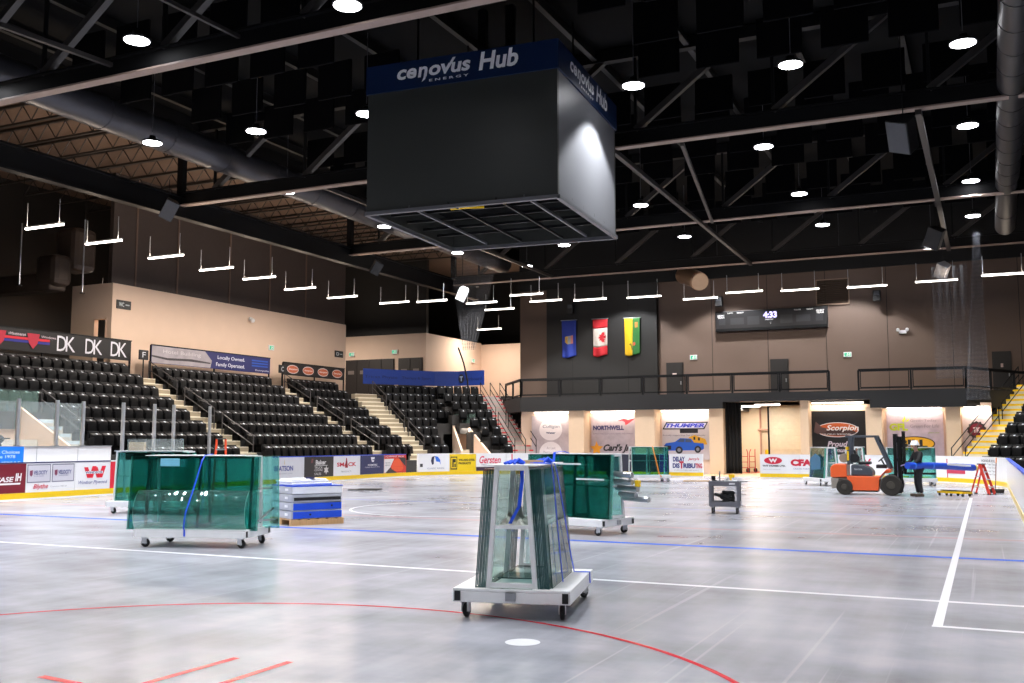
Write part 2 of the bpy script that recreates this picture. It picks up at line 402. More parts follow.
def d_redword(S, L, n):
    S.text([('SMACK', .25, 1.75, .62, .80, dict(bold=.03))], ink(205,25,50)); S.poly([[(.86,.56),(.95,1.0),(1.0,1.0),(1.09,.56)]], ink(150,20,40)); S.text([('780-555-0175', .55, 1.35, .36, .43)], ink(150,150,155))
def d_navy(S, L, n):
    S.band(.01, L-.01, .22, 1.08, ink(44,50,96)); w_ = ink(232,232,240)
    S.poly([[(.86,1.0),(1.2,1.0),(1.13,.78),(.97,.78)]], w_); S.poly([rect(1.0,1.18,.86,.90)], ink(44,50,96)); S.text([('COMTEC', .62, 1.42, .60, .68, dict(bold=.03)), ('CONSTRUCTION', .4, 1.6, .52, .56)], w_)
def d_machine(S, L, n):
    S.band(.01, L-.01, .22, 1.08, ink(215,60,48), n=n); S.poly([[(.02,.24),(.02,.90),(.85,.90),(.35,.24)]], ink(232,228,228)); S.poly([[(.1,.22),(.55,.50),(1.1,.22)], [(1.2,.95),(1.75,.95),(1.75,.5)]], ink(60,54,56))
    S.poly([rect(.62,1.55,.38,.52,.03), [(.66,.52),(.78,.78),(1.02,.9),(1.32,.88),(1.55,.54)], ellipse(1.1,.36,.42,.08)], ink(235,90,50)); S.text([('SERVICES', .1,.55,.68,.74), ('RENTALS', .1,.5,.56,.63)], ink(90,90,95)); S.text([('EQUIPMENT SALES', .1,1.6,.96,1.04)], ink(240,235,235))
def d_swoosh(S, L, n):
    S.poly([[(.9,.55),(.82,.75),(.88,.95),(1.05,1.0),(1.0,.8),(1.0,.6)]], ink(40,40,70)); S.poly([[(1.05,1.0),(1.25,.96),(1.38,.8),(1.42,.55),(1.34,.7),(1.15,.72)]], ink(40,110,220))
    S.text([('CLASSIC RINKS', .6, 1.62, .34, .42)], ink(120,120,140)); S.poly([rect(.12,.30,.46,.62)], ink(60,60,66))
def d_yellow(S, L, n):
    S.band(.01, L-.01, .22, 1.10, ink(242,206,20), n=n); k = ink(50,46,30)
    S.poly([rect(.06,.44,.30,.96)], k); S.poly([rect(.10,.40,.36,.90)], ink(242,206,20)); S.poly([rect(.16,.36,.66,.84), rect(.16,.24,.42,.84), rect(.28,.36,.42,.6)], k)
    S.text([('WILLARD STEEL', .52, 1.42, .73, .84, dict(bold=.03)), ('PRODUCTS', .52, 1.2, .56, .67, dict(bold=.03))], k)
def d_script(S, L, n):
    S.text([('Gersten', .18, 1.32, .60, .98, dict(shear=.3,bold=.02))], ink(215,40,80)); S.text([('DENTAL DESIGNS', .3, 1.3, .50, .57)], ink(110,110,130))
    S.band(.01, 1.3, .22, .42, ink(60,40,60), n=4); S.band(.45,1.0,.22,.30, ink(190,30,55), n=3)
def d_redline(S, L, n): S.poly([rect(.28,.34,.22,1.08)], ink(225,60,85))
def d_dark(S, L, n): S.band(.3, L-.01, .22, 1.08, ink(50,50,66), n=n)
def d_delay(S, L, n):
    S.band(.01, .5, .1, 1.08, ink(92,46,140), n=2); t1, t2 = ink(60,66,130), ink(205,50,75)
    S.text([('DELAY', .7, 1.30, .74, .98, dict(bold=.05)), ('DIS', .68, 1.03, .42, .66, dict(bold=.05)), ('RIBU', 1.22, 1.82, .42, .66, dict(bold=.05))], t1)
    S.text([('T', 1.02, 1.24, .40, .76, dict(bold=.06)), ('TING', 1.82, 2.16, .42, .66, dict(bold=.04)), ("Jerry's", 1.45, 2.02, .78, .94, dict(shear=.3,bold=.02))], t2); S.text([('STORE FIXTURES AND SUPPLY', .75, 2.0, .30, .34)], ink(140,140,150))
def d_oval(S, L, n):
    S.poly([ellipse(.62,.83,.42,.17)], ink(205,30,60)); S.text([('W', .42, .82, .74, .92, dict(bold=.06))], ink(236,230,232)); S.text([('TNT HOMES LTD.', .12, 1.2, .54, .62, dict(bold=.04))], ink(40,36,40)); S.text([('www.tnthomes.ca', .15, .95, .40, .44)], ink(150,150,155))
def d_cfa(S, L, n):
    S.text([('CFA', -.42, .55, .58, .90, dict(bold=.07))], ink(205,30,60)); S.text([('CRANE FORCE', -.3, .5, .42, .48)], ink(110,110,160))
def d_x(S, L, n): S.text([('X', .45, .85, .45, .95, dict(bold=.03))], ink(215,40,80))
def d_flag(S, L, n):
    S.poly([rect(.1,.16,.22,1.0), rect(.1,1.2,.40,.56)], ink(200,60,90)); S.text([('northland', .25, 1.1, .72, .86, dict(shear=.2))], ink(150,170,205))
def d_lines(S, L, n):
    k = ink(66,64,72); rr = random.Random(3)
    S.text([('HONOUR ROLL', .45, 1.7, .92, 1.02, dict(bold=.02))], k)
    S.text([(a, .5+.42*i, .85+.42*i, .80-.13*j, .87-.13*j) for i in range(3) for j, a in enumerate(('Team','City','Year','Cup'))], k)
B = [(9,12.84,'maroon rink board with white lettering at the picture edge',d_maroon), (12.84,14.62,'white rink board with two grey framed signs above red script',d_frames),
 (14.62,16.01,'white rink board with big red W emblem',d_w), (16.01,20.2,'white rink board with red end strip beside the red W board',d_redstrip), (20.2,24.2,'plain white rink board behind the big glass carts',None),
 (24.2,26.29,'white rink board with blue capital lettering behind crate pile',d_blueword), (26.29,28.39,'black rink board with white lettering above the crates',d_blackad),
 (28.39,30.45,'white rink board with red capitals beside the black board',d_redword), (30.45,32.46,'navy rink board with white cup-shaped emblem',d_navy), (32.46,34.25,'red rink board picturing an orange machine',d_machine),
 (35.07,37.0,'white rink board with blue and dark swoosh emblem',d_swoosh), (37.0,38.49,'yellow rink board with black lettering',d_yellow), (38.49,40.09,'white rink board with pink-red script behind nearest cart',d_script),
 (40.09,44.4,'white rink board with one thin upright red line',d_redline), (44.4,48.2,'dark rink board behind the middle glass cart',d_dark), (48.2,50.4,'white rink board with purple end and red-blue capitals',d_delay),
 (53.15,55.0,'white rink board with red oval emblem beside the tunnel',d_oval), (55.0,57.39,'white rink board with big red capitals behind glass cart',d_cfa), (57.39,58.9,'white rink board with one red X behind the forklift seat',d_x),
 (58.9,61.85,'plain white rink board behind the forklift mast',None), (61.85,63.78,'white corner rink board with pink stripe behind step ladder',d_flag), (63.78,67.3,'white corner rink board with columns of black writing',d_lines)]
for s0, s1, lb, dr in B: board(s0, s1, lb, dr, rail=BLUE if (24 < s0 < 34) else (NAVY if s0 < 16 else BOARDW))
board(34.25, 35.07, 'low threshold of the open gate beside the red machine board', None, body=False)
YK = pm('cream_kick_plastic', (226,200,110), .3)
for i, (a, b) in enumerate(((67.3,72.3),(72.3,77.3),(77.3,82.3),(82.3,87.3),(87.3,92.3),(92.3,97.3),(97.3,102.3),(102.3,107.3))):
    board(a, b, 'white side board with blue rail cover, %s before the ladder corner' % ORD[i], None, YK, BLUE)

# players' bench back wall with the blue sign, glass posts
bw = thing('bench_wall', 'tall white bench wall behind the maroon and white boards', 'wall', (-27.45, 21, 0))
MB().box(-27.5,-27.4,16,25.4,0,1.56).build('panel', BOARDW, bw, world=True)
MB().box(-27.53,-27.36,16,25.4,1.56,1.59).build('top_rail', ALU, bw, world=True)
for y in (22.4, 24.0): MB().box(-27.4,-27.392,y-.006,y+.006,0,1.56).build('joint', ALU, bw, world=True)
sg = tag(MB().box(-27.2,-27.18,18.9,21.75,1.0,1.575).build('banner', pm('bright_blue_print', (10,125,245), .5)), 'bright blue banner hung on the white bench wall', 'banner')
S = Sign(lambda u, w_, o: Vector((-27.18+o, 18.7+u, w_)), sg, False); S.text([('Great Choices', 1.75, 2.9, 1.36, 1.46, dict(bold=.02)), ('Since 1978', 1.9, 2.75, 1.22, 1.32, dict(bold=.02)), ('LANDMARKCINEMAS', .5, 2.95, 1.06, 1.12, dict(bold=.02))], ink(190,225,250))
for i, (y, z0) in enumerate(((21.7,1.59),(23.15,1.59),(24.2,1.59),(25.6,0),(27.05,0),(28.0,0),(29.9,0))):
    t = thing('glass_post', 'upright aluminium glass post, %s along the boards from the picture edge' % ORD[i], 'post', (-27.45 if z0 else -27.1, y, z0), 0, 'glass posts')
    MB().box(-.045,.045,-.05,.05,0,3.08-z0).build('post', ALU, t, bevel=.008); MB().box(-.07,.07,-.08,.08,0,.012 if not z0 else .03).build('foot', STEEL, t)
for i, (a, b) in enumerate(((18.6,21.6),(21.8,23.05),(23.25,24.1))):
    tag(MB().pane(-27.456,-27.444,a,b,1.6,3.0,'x').build('bench_shield', [CLEAR, EDGEL]), 'clear bench glass panel above the white wall, %s from picture edge' % ORD[i], 'glass', 'bench glass panels')
bag = MB().ball((0,0,.16),.34,.55,.26).ball((.05,.35,.36),.26,.24,.16).box(-.1,.2,.5,.75,.36,.40).build('equipment_bag', pm('black_cloth',(20,20,22),.8,bump=.3), loc=(-28.15,21.1,1.45), smooth=60)
tag(bag, 'black cloth bag heaped behind the white bench wall at picture edge', 'bag')

# ------------------------------------------------------------------ room shell
wb = struct(MB().box(-27.3,8,58.9,59.2,0,11.5).build('wall_back', BROWN))
struct(MB().box(-27.3,8,58.75,59.2,11.5,15).build('wall_back_upper', pm('black_upper_wall',(18,18,19),.8)))
for x in (-17.9,-14.6,-11.3,-8.0,-4.7,-1.4,1.9): MB().box(x-.012,x+.012,58.885,58.9,4.2,11.5).build('panel_joint', DARK, wb)
t1 = struct(MB().box(-25.3,-17.95,58.62,58.9,3,11.5).build('trim_1', BLKWALL))
for x in (-23.5,-21.6,-19.8): MB().box(x-.01,x+.01,58.61,58.62,3,11.5).build('panel_joint', DARK, t1)
wl = struct(MB().box(-36.2,-36,33.3,51.65,4.5,9.0).box(-38.6,-37.1,33.1,33.3,4.5,9.0).box(-36.3,-36,33.1,33.3,4.5,9.0).box(-37.1,-36.3,33.1,33.3,7.4,9.0).build('wall_left', BEIGE))
struct(MB().box(-36.32,-36.1,33.1,51.65,9.0,14.2).build('wall_left_upper', pm('brown_black_panel', (66,56,52), .6)))
for y in (34.5,37.2,41.0,44.3,47.6): MB().box(-36.1,-36.06,y-.05,y+.05,9.0,14.2).build('wall_batten', BROWN, bpy.data.objects['wall_left_upper'])
struct(MB().box(-42,-33.8,57.8,58.1,4.5,9.0).build('wall_lobby', BEIGE))
struct(MB().box(-34.1,-33.8,58.1,66.0,4.5,9.0).build('wall_lobby_side', BEIGE))
struct(MB().box(-34.1,-27.0,66.0,66.3,4.5,8.9).build('wall_lobby_back', BEIGE))
struct(MB().box(-42,-33.9,58.0,58.3,9.0,15).box(-42,-41.7,-14,70,0,15).box(-42,8,69.7,70,0,15).box(-27.3,-27.1,59.2,70,0,15).box(-42,8,-14.2,-14,0,15).build('wall_outer', BLKWALL))
struct(MB().box(4.6,4.8,-14,59,0,15).build('wall_right', BLKWALL))
struct(MB().box(-29.2,8,-14,70,15,15.3).build('ceiling', DECK))
struct(MB().box(-42,-29.2,-14,70,14.2,14.5).build('ceiling_side', SIDEDECK))
struct(MB().box(-29.2,-29.0,-14,70,14.2,15).build('wall_clerestory', BLKWALL))
# lobby doors
for n_, (x0, x1, y, z0, z1, lab) in enumerate(((-40.2,-36.25,57.78,4.85,7.35,0),(-35.9,-34.0,57.78,4.85,7.35,1))):
    d = struct(MB().box(x0,x1,y-.06,y,z0,z1).build('door_%d' % (n_+1), pm('dark_door',(44,38,36),.5)))
    k = int(round((x1-x0)/.95))
    for i in range(k):
        a = x0+(x1-x0)*i/k; l = MB().box(a+.03,a+(x1-x0)/k-.03,y-.10,y-.06,z0,z1-.06).build('door_leaf', pm('dark_door',(44,38,36),.5), d)
        MB().box(a+.25,a+(x1-x0)/k-.25,y-.12,y-.10,z0+1.5,z0+1.75).build('door_notice', ink(120,110,105), l)
dr = [(-17.45,-16.4,'4'),(-11.19,-10.16,'5'),(.48,1.4,'6')]
for x0, x1, n_ in dr:
    d = struct(MB().box(x0,x1,58.84,58.9,4.2,6.5).build('door_'+n_, pm('black_door',(30,27,26),.5)))
    l = MB().box(x0+.06,x1-.06,58.80,58.84,4.2,6.42).build('door_leaf', pm('black_door',(30,27,26),.5), d)
    if n_ != '5': MB().box(x0+.4,x1-.4,58.785,58.80,5.65,5.85).build('door_notice', ink(215,190,185), l)
    MB().box(x1-.16,x1-.10,58.74,58.80,5.15,5.35).build('door_handle', STEEL, l)
d = struct(MB().box(-37.1,-37.05,33.06,33.3,4.6,7.4).box(-36.35,-36.3,33.06,33.3,4.6,7.4).box(-37.1,-36.3,33.06,33.3,7.34,7.4).build('door_3', BEIGE))
MB().box(-36.56,-36.36,33.3,33.35,4.6,7.34).build('door_leaf', pm('dark_door',(44,38,36),.5), d)
struct(MB().box(-38.6,-36.3,35.3,35.5,4.5,9).build('wall_corridor', BEIGE))
# concourse slab
struct(MB().box(-42,-34.85,14,70,4.35,4.6).box(-34.85,-27.3,57.2,70,4.35,4.6).build('floor_concourse', CONCR))

# balcony
struct(MB().add([(-24.1,52,3.45),(-12.4,52,3.45),(-12.4,58.9,3.45),(-27.2,58.9,3.45),(-27.2,56.3,3.45),(-24.1,52,4.25),(-12.4,52,4.25),(-12.4,58.9,4.25),(-27.2,58.9,4.25),(-27.2,56.3,4.25)],
   [(4,3,2,1,0),(5,6,7,8,9),(0,1,6,5),(1,2,7,6),(2,3,8,7),(3,4,9,8),(4,0,5,9)]).box(-12.4,-5.1,52,58.9,3.8,4.25).add([(-5.1,52,3.38),(-.75,52,3.38),(2.6,58.9,3.38),(-5.1,58.9,3.38),(-5.1,52,4.25),(-.75,52,4.25),(2.6,58.9,4.25),(-5.1,58.9,4.25)], [(3,2,1,0),(4,5,6,7),(0,1,5,4),(1,2,6,5),(2,3,7,6),(3,0,4,7)]).build('floor_balcony', BALC))
def railing(name, label, pts, n, h=1.0, cat='railing', panel=True):
    t = thing(name, label, cat, pts[0]); mb = MB(); A, Bq = Vector(pts[0]), Vector(pts[1]); D = Bq-A
    mb.bar(A+Vector((0,0,h)), Bq+Vector((0,0,h)), .10, .12).build('top_rail', DARK, t, world=True)
    MB().bar(A+Vector((0,0,.1)), Bq+Vector((0,0,.1)), .04, .04).build('bottom_rail', DARK, t, world=True)
    for i in range(n+1):
        p = A+D*i/n
        MB().bar(p, p+Vector((0,0,h)), .09, .09).build('post', DARK, t, world=True)
    for i in range(n):
        p, q = A+D*(i+.04)/n, A+D*(i+.96)/n
        mb = MB()
        for z in (.14, h-.06): mb.bar(p+Vector((0,0,z)), q+Vector((0,0,z)), .045, .045)
        for e in (p, q): mb.bar(e+Vector((0,0,.14)), e+Vector((0,0,h-.06)), .045, .045)
        if panel: mb.build('infill_frame', DARK, t, world=True)
    return t
railing('balcony_railing', 'long black balcony railing below the three flags and scoreboard', ((-24.1,52.05,4.25),(-7.0,52.05,4.25)), 7)
railing('balcony_railing', 'black balcony railing above the yellow stairs', ((-5.6,52.05,4.25),(-.75,52.05,4.25)), 2)
railing('balcony_railing', 'slanted black balcony railing beside the top of the yellow-edged stairs', ((-.75,52.05,4.25),(2.5,58.7,4.25)), 3)
railing('balcony_railing', 'short slanted black railing at the top of the red-edged stairs', ((-27.0,56.1,4.25),(-24.1,52.05,4.25)), 2)

# wall below the balcony, columns, tunnel
wu = struct(MB().box(-24.6,-12.4,53.2,53.4,0,3.5).box(-8.5,.3,53.2,53.4,0,3.6).build('wall_under_balcony', BEIGE))
colm = pm('column_paint', (214,186,156), .7, var=.02)
for i, (a, b) in enumerate(((-21.2,-20.3),(-17.3,-16.2),(-13.2,-12.45),(-8.5,-8.1),(-5.35,-4.6),(-1.7,-1.05))):
    struct(MB().box(a,b,52.2,53.2,0,3.45 if i not in (3,) else 3.8).build('column', colm))
struct(MB().box(-13.4,-8.5,49.6,58.5,0,.004).build('floor_tunnel', pm('tan_floor',(196,166,130),.5)))
TUN = pm('tunnel_paint', (234,216,190), .7, var=.02)
struct(MB().box(-13.6,-13.4,53.4,58.6,0,3.8).box(-13.4,-8.3,58.5,58.6,0,3.8).box(-8.5,-8.3,53.4,58.5,0,3.8).build('wall_tunnel', TUN))
gd = struct(MB().box(-10.9,-8.5,56.6,56.75,0,3.6).build('door_7', pm('roller_door',(234,220,198),.5)))
for k in range(9): MB().box(-10.88,-8.52,56.585,56.6,.1+.39*k,.45+.39*k).build('door_slat', pm('roller_door',(234,220,198),.5), gd, bevel=.01)
MB().box(-10.98,-10.9,56.5,56.8,0,3.7).build('door_track', DARK, gd)
def cloth_fn(x0, x1, y, z0, z1, amp, k): return lambda a, b: (x0+(x1-x0)*a, y+amp*sin(a*k*2*pi)*(1-.25*b), z0+(z1-z0)*b)
tag(MB().grid(cloth_fn(-12.75,-11.62,52.75,.05,3.78,.07,6), 60, 10).build('curtain', pm('black_curtain',(16,15,16),.9), solid=.01, smooth=60), 'tall black curtain drawn at the left side of the tunnel opening', 'curtain')
tag(MB().tube((-10.95,55.9,0),(-10.95,55.9,1.2),.09,14).ball((-10.95,55.9,1.2),.09).build('bollard', YEL, smooth=40), 'yellow bollard inside the lit tunnel', 'bollard')
for i, (x, y, rz) in enumerate(((-12.05,55.2,.4),(-11.75,55.9,.9))):
    t = thing('hand_truck', ('red hand truck standing in the tunnel by the curtain','second red hand truck, behind the first in the tunnel')[i], 'hand truck', (x,y,0), rz)
    mb = MB()
    for s in (-.2,.2): mb.path([(s,0,.12),(s,0,1.1),(s*.7,-.08,1.3)], .022)
    for z in (.3,.6,.9): mb.bar((-.2,0,z),(.2,0,z),.03,.03)
    mb.build('frame', RED, t); MB().box(-.24,.24,-.3,0,.03,.05).build('toe_plate', RED, t)
    for s in (-.26,.26): MB().tube((s-.03,.06,.13),(s+.03,.06,.13),.13,14).build('wheel', RUBBER, t)
tag(MB().tube((-11.9,58.3,2.4),(-11.0,58.3,2.4),.05).tube((-11.75,58.35,0),(-11.75,58.35,3.7),.05).tube((-11.3,58.4,.4),(-11.3,58.4,3.7),.03).build('pipe', ink(200,150,130)), 'grey wall pipes at the back of the lit tunnel', 'pipe')

# banners under the balcony
LIL = ink(196,176,182)
def wallsign(label, x0, x1, z0, z1, m, cat='banner'):
    o = tag(MB().box(x0,x1,53.14,53.19,z0,z1).build('wall_banner', m), label, cat)
    return Sign(lambda u, w_, out: Vector((x0+u, 53.14-out, w_)), o, False), x1-x0
mott = pm('mottled_lilac_print', (188,174,180), .6, var=.14, scale=3)
S, L = wallsign('lilac banner with two white circles beside the red-edged stairs', -23.9,-21.3,.75,3.2,mott)
S.poly([ellipse(1.2,2.4,.72,.62), ellipse(1.2,1.05,.72,.66)], ink(236,226,228))
S.text([('Culligan', .7, 1.75, 2.45, 2.68, dict(shear=.2)), ('Water', .9, 1.5, 2.16, 2.28, dict(bold=.04))], ink(90,90,120)); S.text([('At Last', .95, 1.5, 1.28, 1.42), ('Restaurants', .75, 1.65, 1.06, 1.18), ('catering', .95, 1.45, .88, .96)], ink(160,140,150))
S, L = wallsign('lilac banner with navy capitals, red wing and orange star', -20.2,-17.35,.75,3.15,mott)
S.text([('NORTHWELL', .12, 1.95, 2.36, 2.62, dict(bold=.05))], ink(30,28,90)); S.poly([[(1.55,2.86),(1.95,3.0),(2.2,2.92),(2.42,2.98),(2.62,3.0),(2.3,2.78),(2.05,2.62),(2.0,2.8),(1.85,2.88)]], ink(225,60,70))
S.poly([star(.32,1.32,.42)], ink(242,165,40)); S.text([("Carl's Jr.", .72, 2.35, 1.08, 1.58, dict(shear=.35,bold=.04))], ink(34,30,34)); S.text([('SUPPORTING OUR LOCAL TEAMS AND FAMILIES', .12, 2.5, 2.12, 2.2)], ink(130,115,130))
S, L = wallsign('pale banner picturing a blue pickup truck below slanted lettering', -16.05,-13.35,.75,3.15,ink(206,196,198))
k_ = ink(34,32,38)
S.poly([rect(.02,2.35,2.38,2.78,.22), rect(1.0,2.0,2.18,2.4)], k_, 'logo_plate'); S.poly([rect(.12,2.3,2.44,2.72,.18)], ink(215,215,235), 'logo_plate')
S.text([('THUMPER', .2, 2.36, 2.48, 2.7, dict(shear=.3,bold=.05))], ink(60,70,200)); S.text([('Proudly supporting Our Community', .05, 2.4, 2.0, 2.1)], ink(90,80,90))
up = lambda P: [(u_, w_+.36) for u_, w_ in P]
S.poly([up([(1.4,1.2),(1.5,1.6),(1.8,1.72),(2.1,1.6),(2.4,1.5),(2.5,1.2)])], ink(228,170,40)); S.poly([up(rect(1.75,1.85,1.45,1.62)), up(rect(2.0,2.1,1.42,1.58))], k_)
S.poly([up([(.12,.86),(.1,1.12),(.2,1.26),(.72,1.34),(1.0,1.54),(1.62,1.52),(1.78,1.3),(2.3,1.26),(2.32,.98),(2.2,.9)])], ink(32,95,205))
S.poly([up([(.82,1.34),(1.04,1.5),(1.25,1.5),(1.25,1.33)]), up([(1.3,1.33),(1.3,1.5),(1.58,1.48),(1.68,1.32)])], ink(70,84,110), 'windscreen'); S.poly([up(ellipse(.95,.9,.2,.2)), up(ellipse(1.98,.94,.18,.19)), up(rect(.1,.5,.92,1.14))], k_); S.poly([up(ellipse(.95,.9,.1,.1)), up(ellipse(1.98,.94,.09,.1))], ink(140,140,145))
S, L = wallsign('black banner with orange oval emblem and white outlined lettering', -8.08,-5.45,.9,3.28,ink(22,19,21))
S.poly([ellipse(1.25,2.32,1.05,.38,40)], ink(225,215,212)); S.poly([ellipse(1.25,2.32,1.0,.34,40)], ink(196,92,40)); S.poly([ellipse(1.3,2.18,.86,.16,30)], ink(70,44,40))
S.text([('Scorpion', .72, 2.3, 2.2, 2.56, dict(shear=.3,bold=.025)), ('OILFIELD SERVICES', .5, 1.9, 2.06, 2.13)], ink(238,230,226)); S.poly([[(.1,2.2),(.2,2.75),(.35,2.6),(.5,2.45),(.75,2.4),(.7,2.2),(.3,2.1)]], ink(96,70,66))
S.text([('Proud', .75, 1.75, 1.46, 1.74, dict(shear=.25,bold=.03)), ('Community', .38, 2.1, 1.12, 1.40, dict(shear=.25,bold=.025)), ('Partner', .75, 1.8, .76, 1.04, dict(shear=.25,bold=.025))], ink(206,190,200))
S, L = wallsign('lilac banner with yellow-green capitals above a yellow oval', -4.45,-1.85,.75,3.22,pm('mottled_grey_print',(186,168,178),.6,var=.16,scale=3))
S.text([('GFL', .12, .98, 2.26, 2.62, dict(bold=.05))], ink(186,200,40)); S.poly([[(.8,2.62),(.84,2.86),(.70,2.78)], [(.84,2.7),(1.08,2.86),(1.0,2.72)], [(.78,2.8),(.84,3.0),(.9,2.8)]], ink(206,214,40)); S.text([('Green Today', 1.1, 2.3, 2.66, 2.82), ('Green For Life', 1.1, 2.4, 2.4, 2.56)], ink(140,130,136)); S.text([('gflenv.com', 1.9, 2.4, 2.1, 2.2, dict(bold=.03))], ink(150,160,120))
S.poly([ellipse(1.25,1.62,.95,.36,36)], ink(60,50,30)); S.poly([ellipse(1.25,1.62,.9,.32,36)], ink(238,176,30)); S.text([('BILL', .55, 1.85, 1.42, 1.82, dict(bold=.05))], ink(40,34,28))
S, L = wallsign('lilac banner with a dark red cog emblem behind the stair rail', -1.0,.3,.6,3.1,mott)
S.poly([star(.62,2.28,.44,14,.86)], ink(40,28,34)); S.poly([ellipse(.62,2.28,.31,.31)], ink(112,22,44)); S.text([('TK', .46, .78, 2.15, 2.41, dict(bold=.05))], ink(226,210,214))

# upper banners along the top row of the left stand
def topbanner(label, y0, y1, z0, z1, m, xb=-34.9):
    t = thing('stand_banner', label, 'banner', (xb, (y0+y1)/2, z0)); MB().box(xb-.04,xb,y0,y1,z0,z1).build('banner_sheet', m, t, world=True)
    MB().box(xb-.06,xb+.02,y0-.03,y1+.03,z1,z1+.04).build('top_rail', DARK, t, world=True)
    for y in (y0, (y0+y1)/2, y1): MB().box(xb-.1,xb-.04,y-.03,y+.03,4.6,z1).build('post', DARK, t, world=True)
    return Sign(lambda u, w_, out: Vector((xb+out, y0+u, w_)), t)
S = topbanner('black stand banner with three large white monograms', 24.0,33.27,5.36,6.25,ink(17,16,19))
for y in (29.75,31.2,32.58):
    a = y-24.0-.48; S.text([('D', a, a+.46, 5.5, 6.14, dict(bold=.0)), ('K', a+.44, a+.92, 5.5, 6.14, dict(bold=.0))], ink(205,205,216))
S.poly([rect(0,4.9,5.82,5.92)], ink(190,30,50)); S.poly([rect(0,4.9,5.70,5.80)], ink(40,40,130))
for a in (2.55, 4.1): S.poly([[(a-.3,6.1),(a+.3,6.1),(a+.2,5.7),(a,5.48),(a-.2,5.7)]], ink(165,30,54)); S.text([('Mustang', a-1.1, a-.36, 5.98, 6.08), ('Windows', a+.36, a+1.1, 5.96, 6.06)], ink(205,190,200))
S = topbanner('long stand banner, grey photo half and dark blue half', 34.52,43.03,5.36,6.2,ink(30,34,92))
S.poly([[(0,5.38),(3.9,5.38),(4.0,5.75),(3.5,6.18),(0,6.18)]], pm('grey_photo_print',(150,144,150),.6,var=.2,scale=2), 'photo_print')
S.poly([[(.0,5.74),(1.0,5.66),(2.6,5.72),(3.9,5.64),(3.9,5.58),(2.4,5.6),(1.0,5.56),(0,5.66)]], ink(56,52,58)); S.text([('Hotel Building', .7, 3.2, 5.82, 6.05)], ink(186,180,186))
S.text([('Locally Owned.', 4.4, 6.45, 5.82, 6.05, dict(bold=.01)), ('Family Operated.', 4.3, 6.45, 5.46, 5.70, dict(bold=.01)), ('Bonnyville', 7.3, 8.4, 5.42, 5.54)], ink(214,216,232)); S.poly([rect(7.0,8.3,5.68+.14*k,5.75+.14*k) for k in range(3)], ink(36,80,170))
S = topbanner('short black stand banner with four orange ovals', 44.2,50.0,5.40,6.08,ink(26,22,23))
for k in range(4):
    S.poly([ellipse(.8+1.4*k,5.74,.52,.24)], ink(205,196,196)); S.poly([ellipse(.8+1.4*k,5.74,.48,.20)], ink(176,92,60)); S.text([('Scorpion', .42+1.4*k, 1.2+1.4*k, 5.68, 5.80, dict(shear=.3,bold=.02))], ink(220,214,214))
t = thing('stand_banner', 'long royal blue stand banner around the far corner seats', 'banner', (-33.4,55,5.3))
A_, B_, C_ = Vector((-34.9,52.0)), Vector((-31.3,57.5)), Vector((-28.4,56.6))
BB = pm('blue_banner_print', (20,62,160), .5)
pts = [A_, Vector((-33.6,54.3)), Vector((-32.2,56.2)), Vector((-30.8,56.9)), Vector((-28.75,56.55))]
mb = MB()
for p, q in zip(pts, pts[1:]): mb.bar((p.x,p.y,5.78),(q.x,q.y,5.78),.04,.95)
mb.build('banner_sheet', BB, t, world=True)
for p, q, a, b, tx in ((0,1,.1,2.4,'Trican Physio'),(1,2,.1,2.1,'Therapy & Sport'),(3,4,.5,1.9,'starboard')):
    P, Q = pts[p], pts[q]; d = (Q-P).normalized(); nn = Vector((d.y,-d.x))
    Sg = Sign(lambda u, w_, o, P=P, d=d, nn=nn: Vector((P.x+d.x*u+nn.x*(o+.025), P.y+d.y*u+nn.y*(o+.025), w_)), t); Sg.text([(tx, a, b, 5.62, 5.86)], ink(14,36,100))
    if p == 3: Sg.poly([ellipse(.25,5.76,.24,.3)], ink(30,34,60)); Sg.text([('T', .12,.38,5.6,5.92,dict(bold=.04))], ink(170,190,225))
# ------------------------------------------------------------------ seating stand
RISE, TREAD, Z0 = .515, .92, .73
class Block:
    def __init__(s, O, xd): s.O = Vector(O); s.xd = Vector(xd).normalized(); s.yd = Vector((-s.xd.y, s.xd.x)); s.rot = atan2(s.xd.y, s.xd.x)
    def p(s, i, x, h=0.0, dy=0.0):
        q = s.O + s.xd*x + s.yd*(TREAD*i+dy); return Vector((q.x, q.y, Z0+RISE*i+h))
    def M(s): return Matrix.Translation((s.O.x, s.O.y, 0)) @ Matrix.Rotation(s.rot, 4, 'Z')
S_ = Block((-27.9,0), (0,1))           # straight side: local x = world Y
D_ = Block((-27.9,48.5), (.479,.878))
E_ = Block((-24.2,51.5), (.707,.707))
F_ = Block((0.0,50.4), (.906,-.423))
def tier(name, blk, rows, m=CONCR):     # rows: [(i, x0, x1, solid_to_ground)]
    mb = MB(blk.M())
    for i, x0, x1, g in rows:
        z = Z0+RISE*i; mb.box(x0, x1, TREAD*i-.40, TREAD*i+.52, 0 if g else z-.62, z)
    return struct(mb.build(name, m))
tier('grandstand', S_, [(i, 25.8, 32.8, 1) for i in range(4)] + [(i, 15.0, 32.8, i > 6) for i in range(4,8)])
tier('grandstand', S_, [(i, 34.3, 42.7, 1) for i in range(8)])
tier('grandstand', S_, [(i, 44.15, 46.7+.3*i, 1) for i in range(8)])
DL = [1.2,1.3,1.6,2.1,3.7,4.3,4.8,5.3]; EL = [.6,1.1,1.5,1.8,2.2,2.4,2.6,2.8]
tier('grandstand', D_, [(i, 0, DL[i]+.1, i < 4 or i == 7) for i in range(8)])
tier('grandstand', E_, [(i, -EL[i]-.1, 0, i < 4 or i == 7) for i in range(8)])
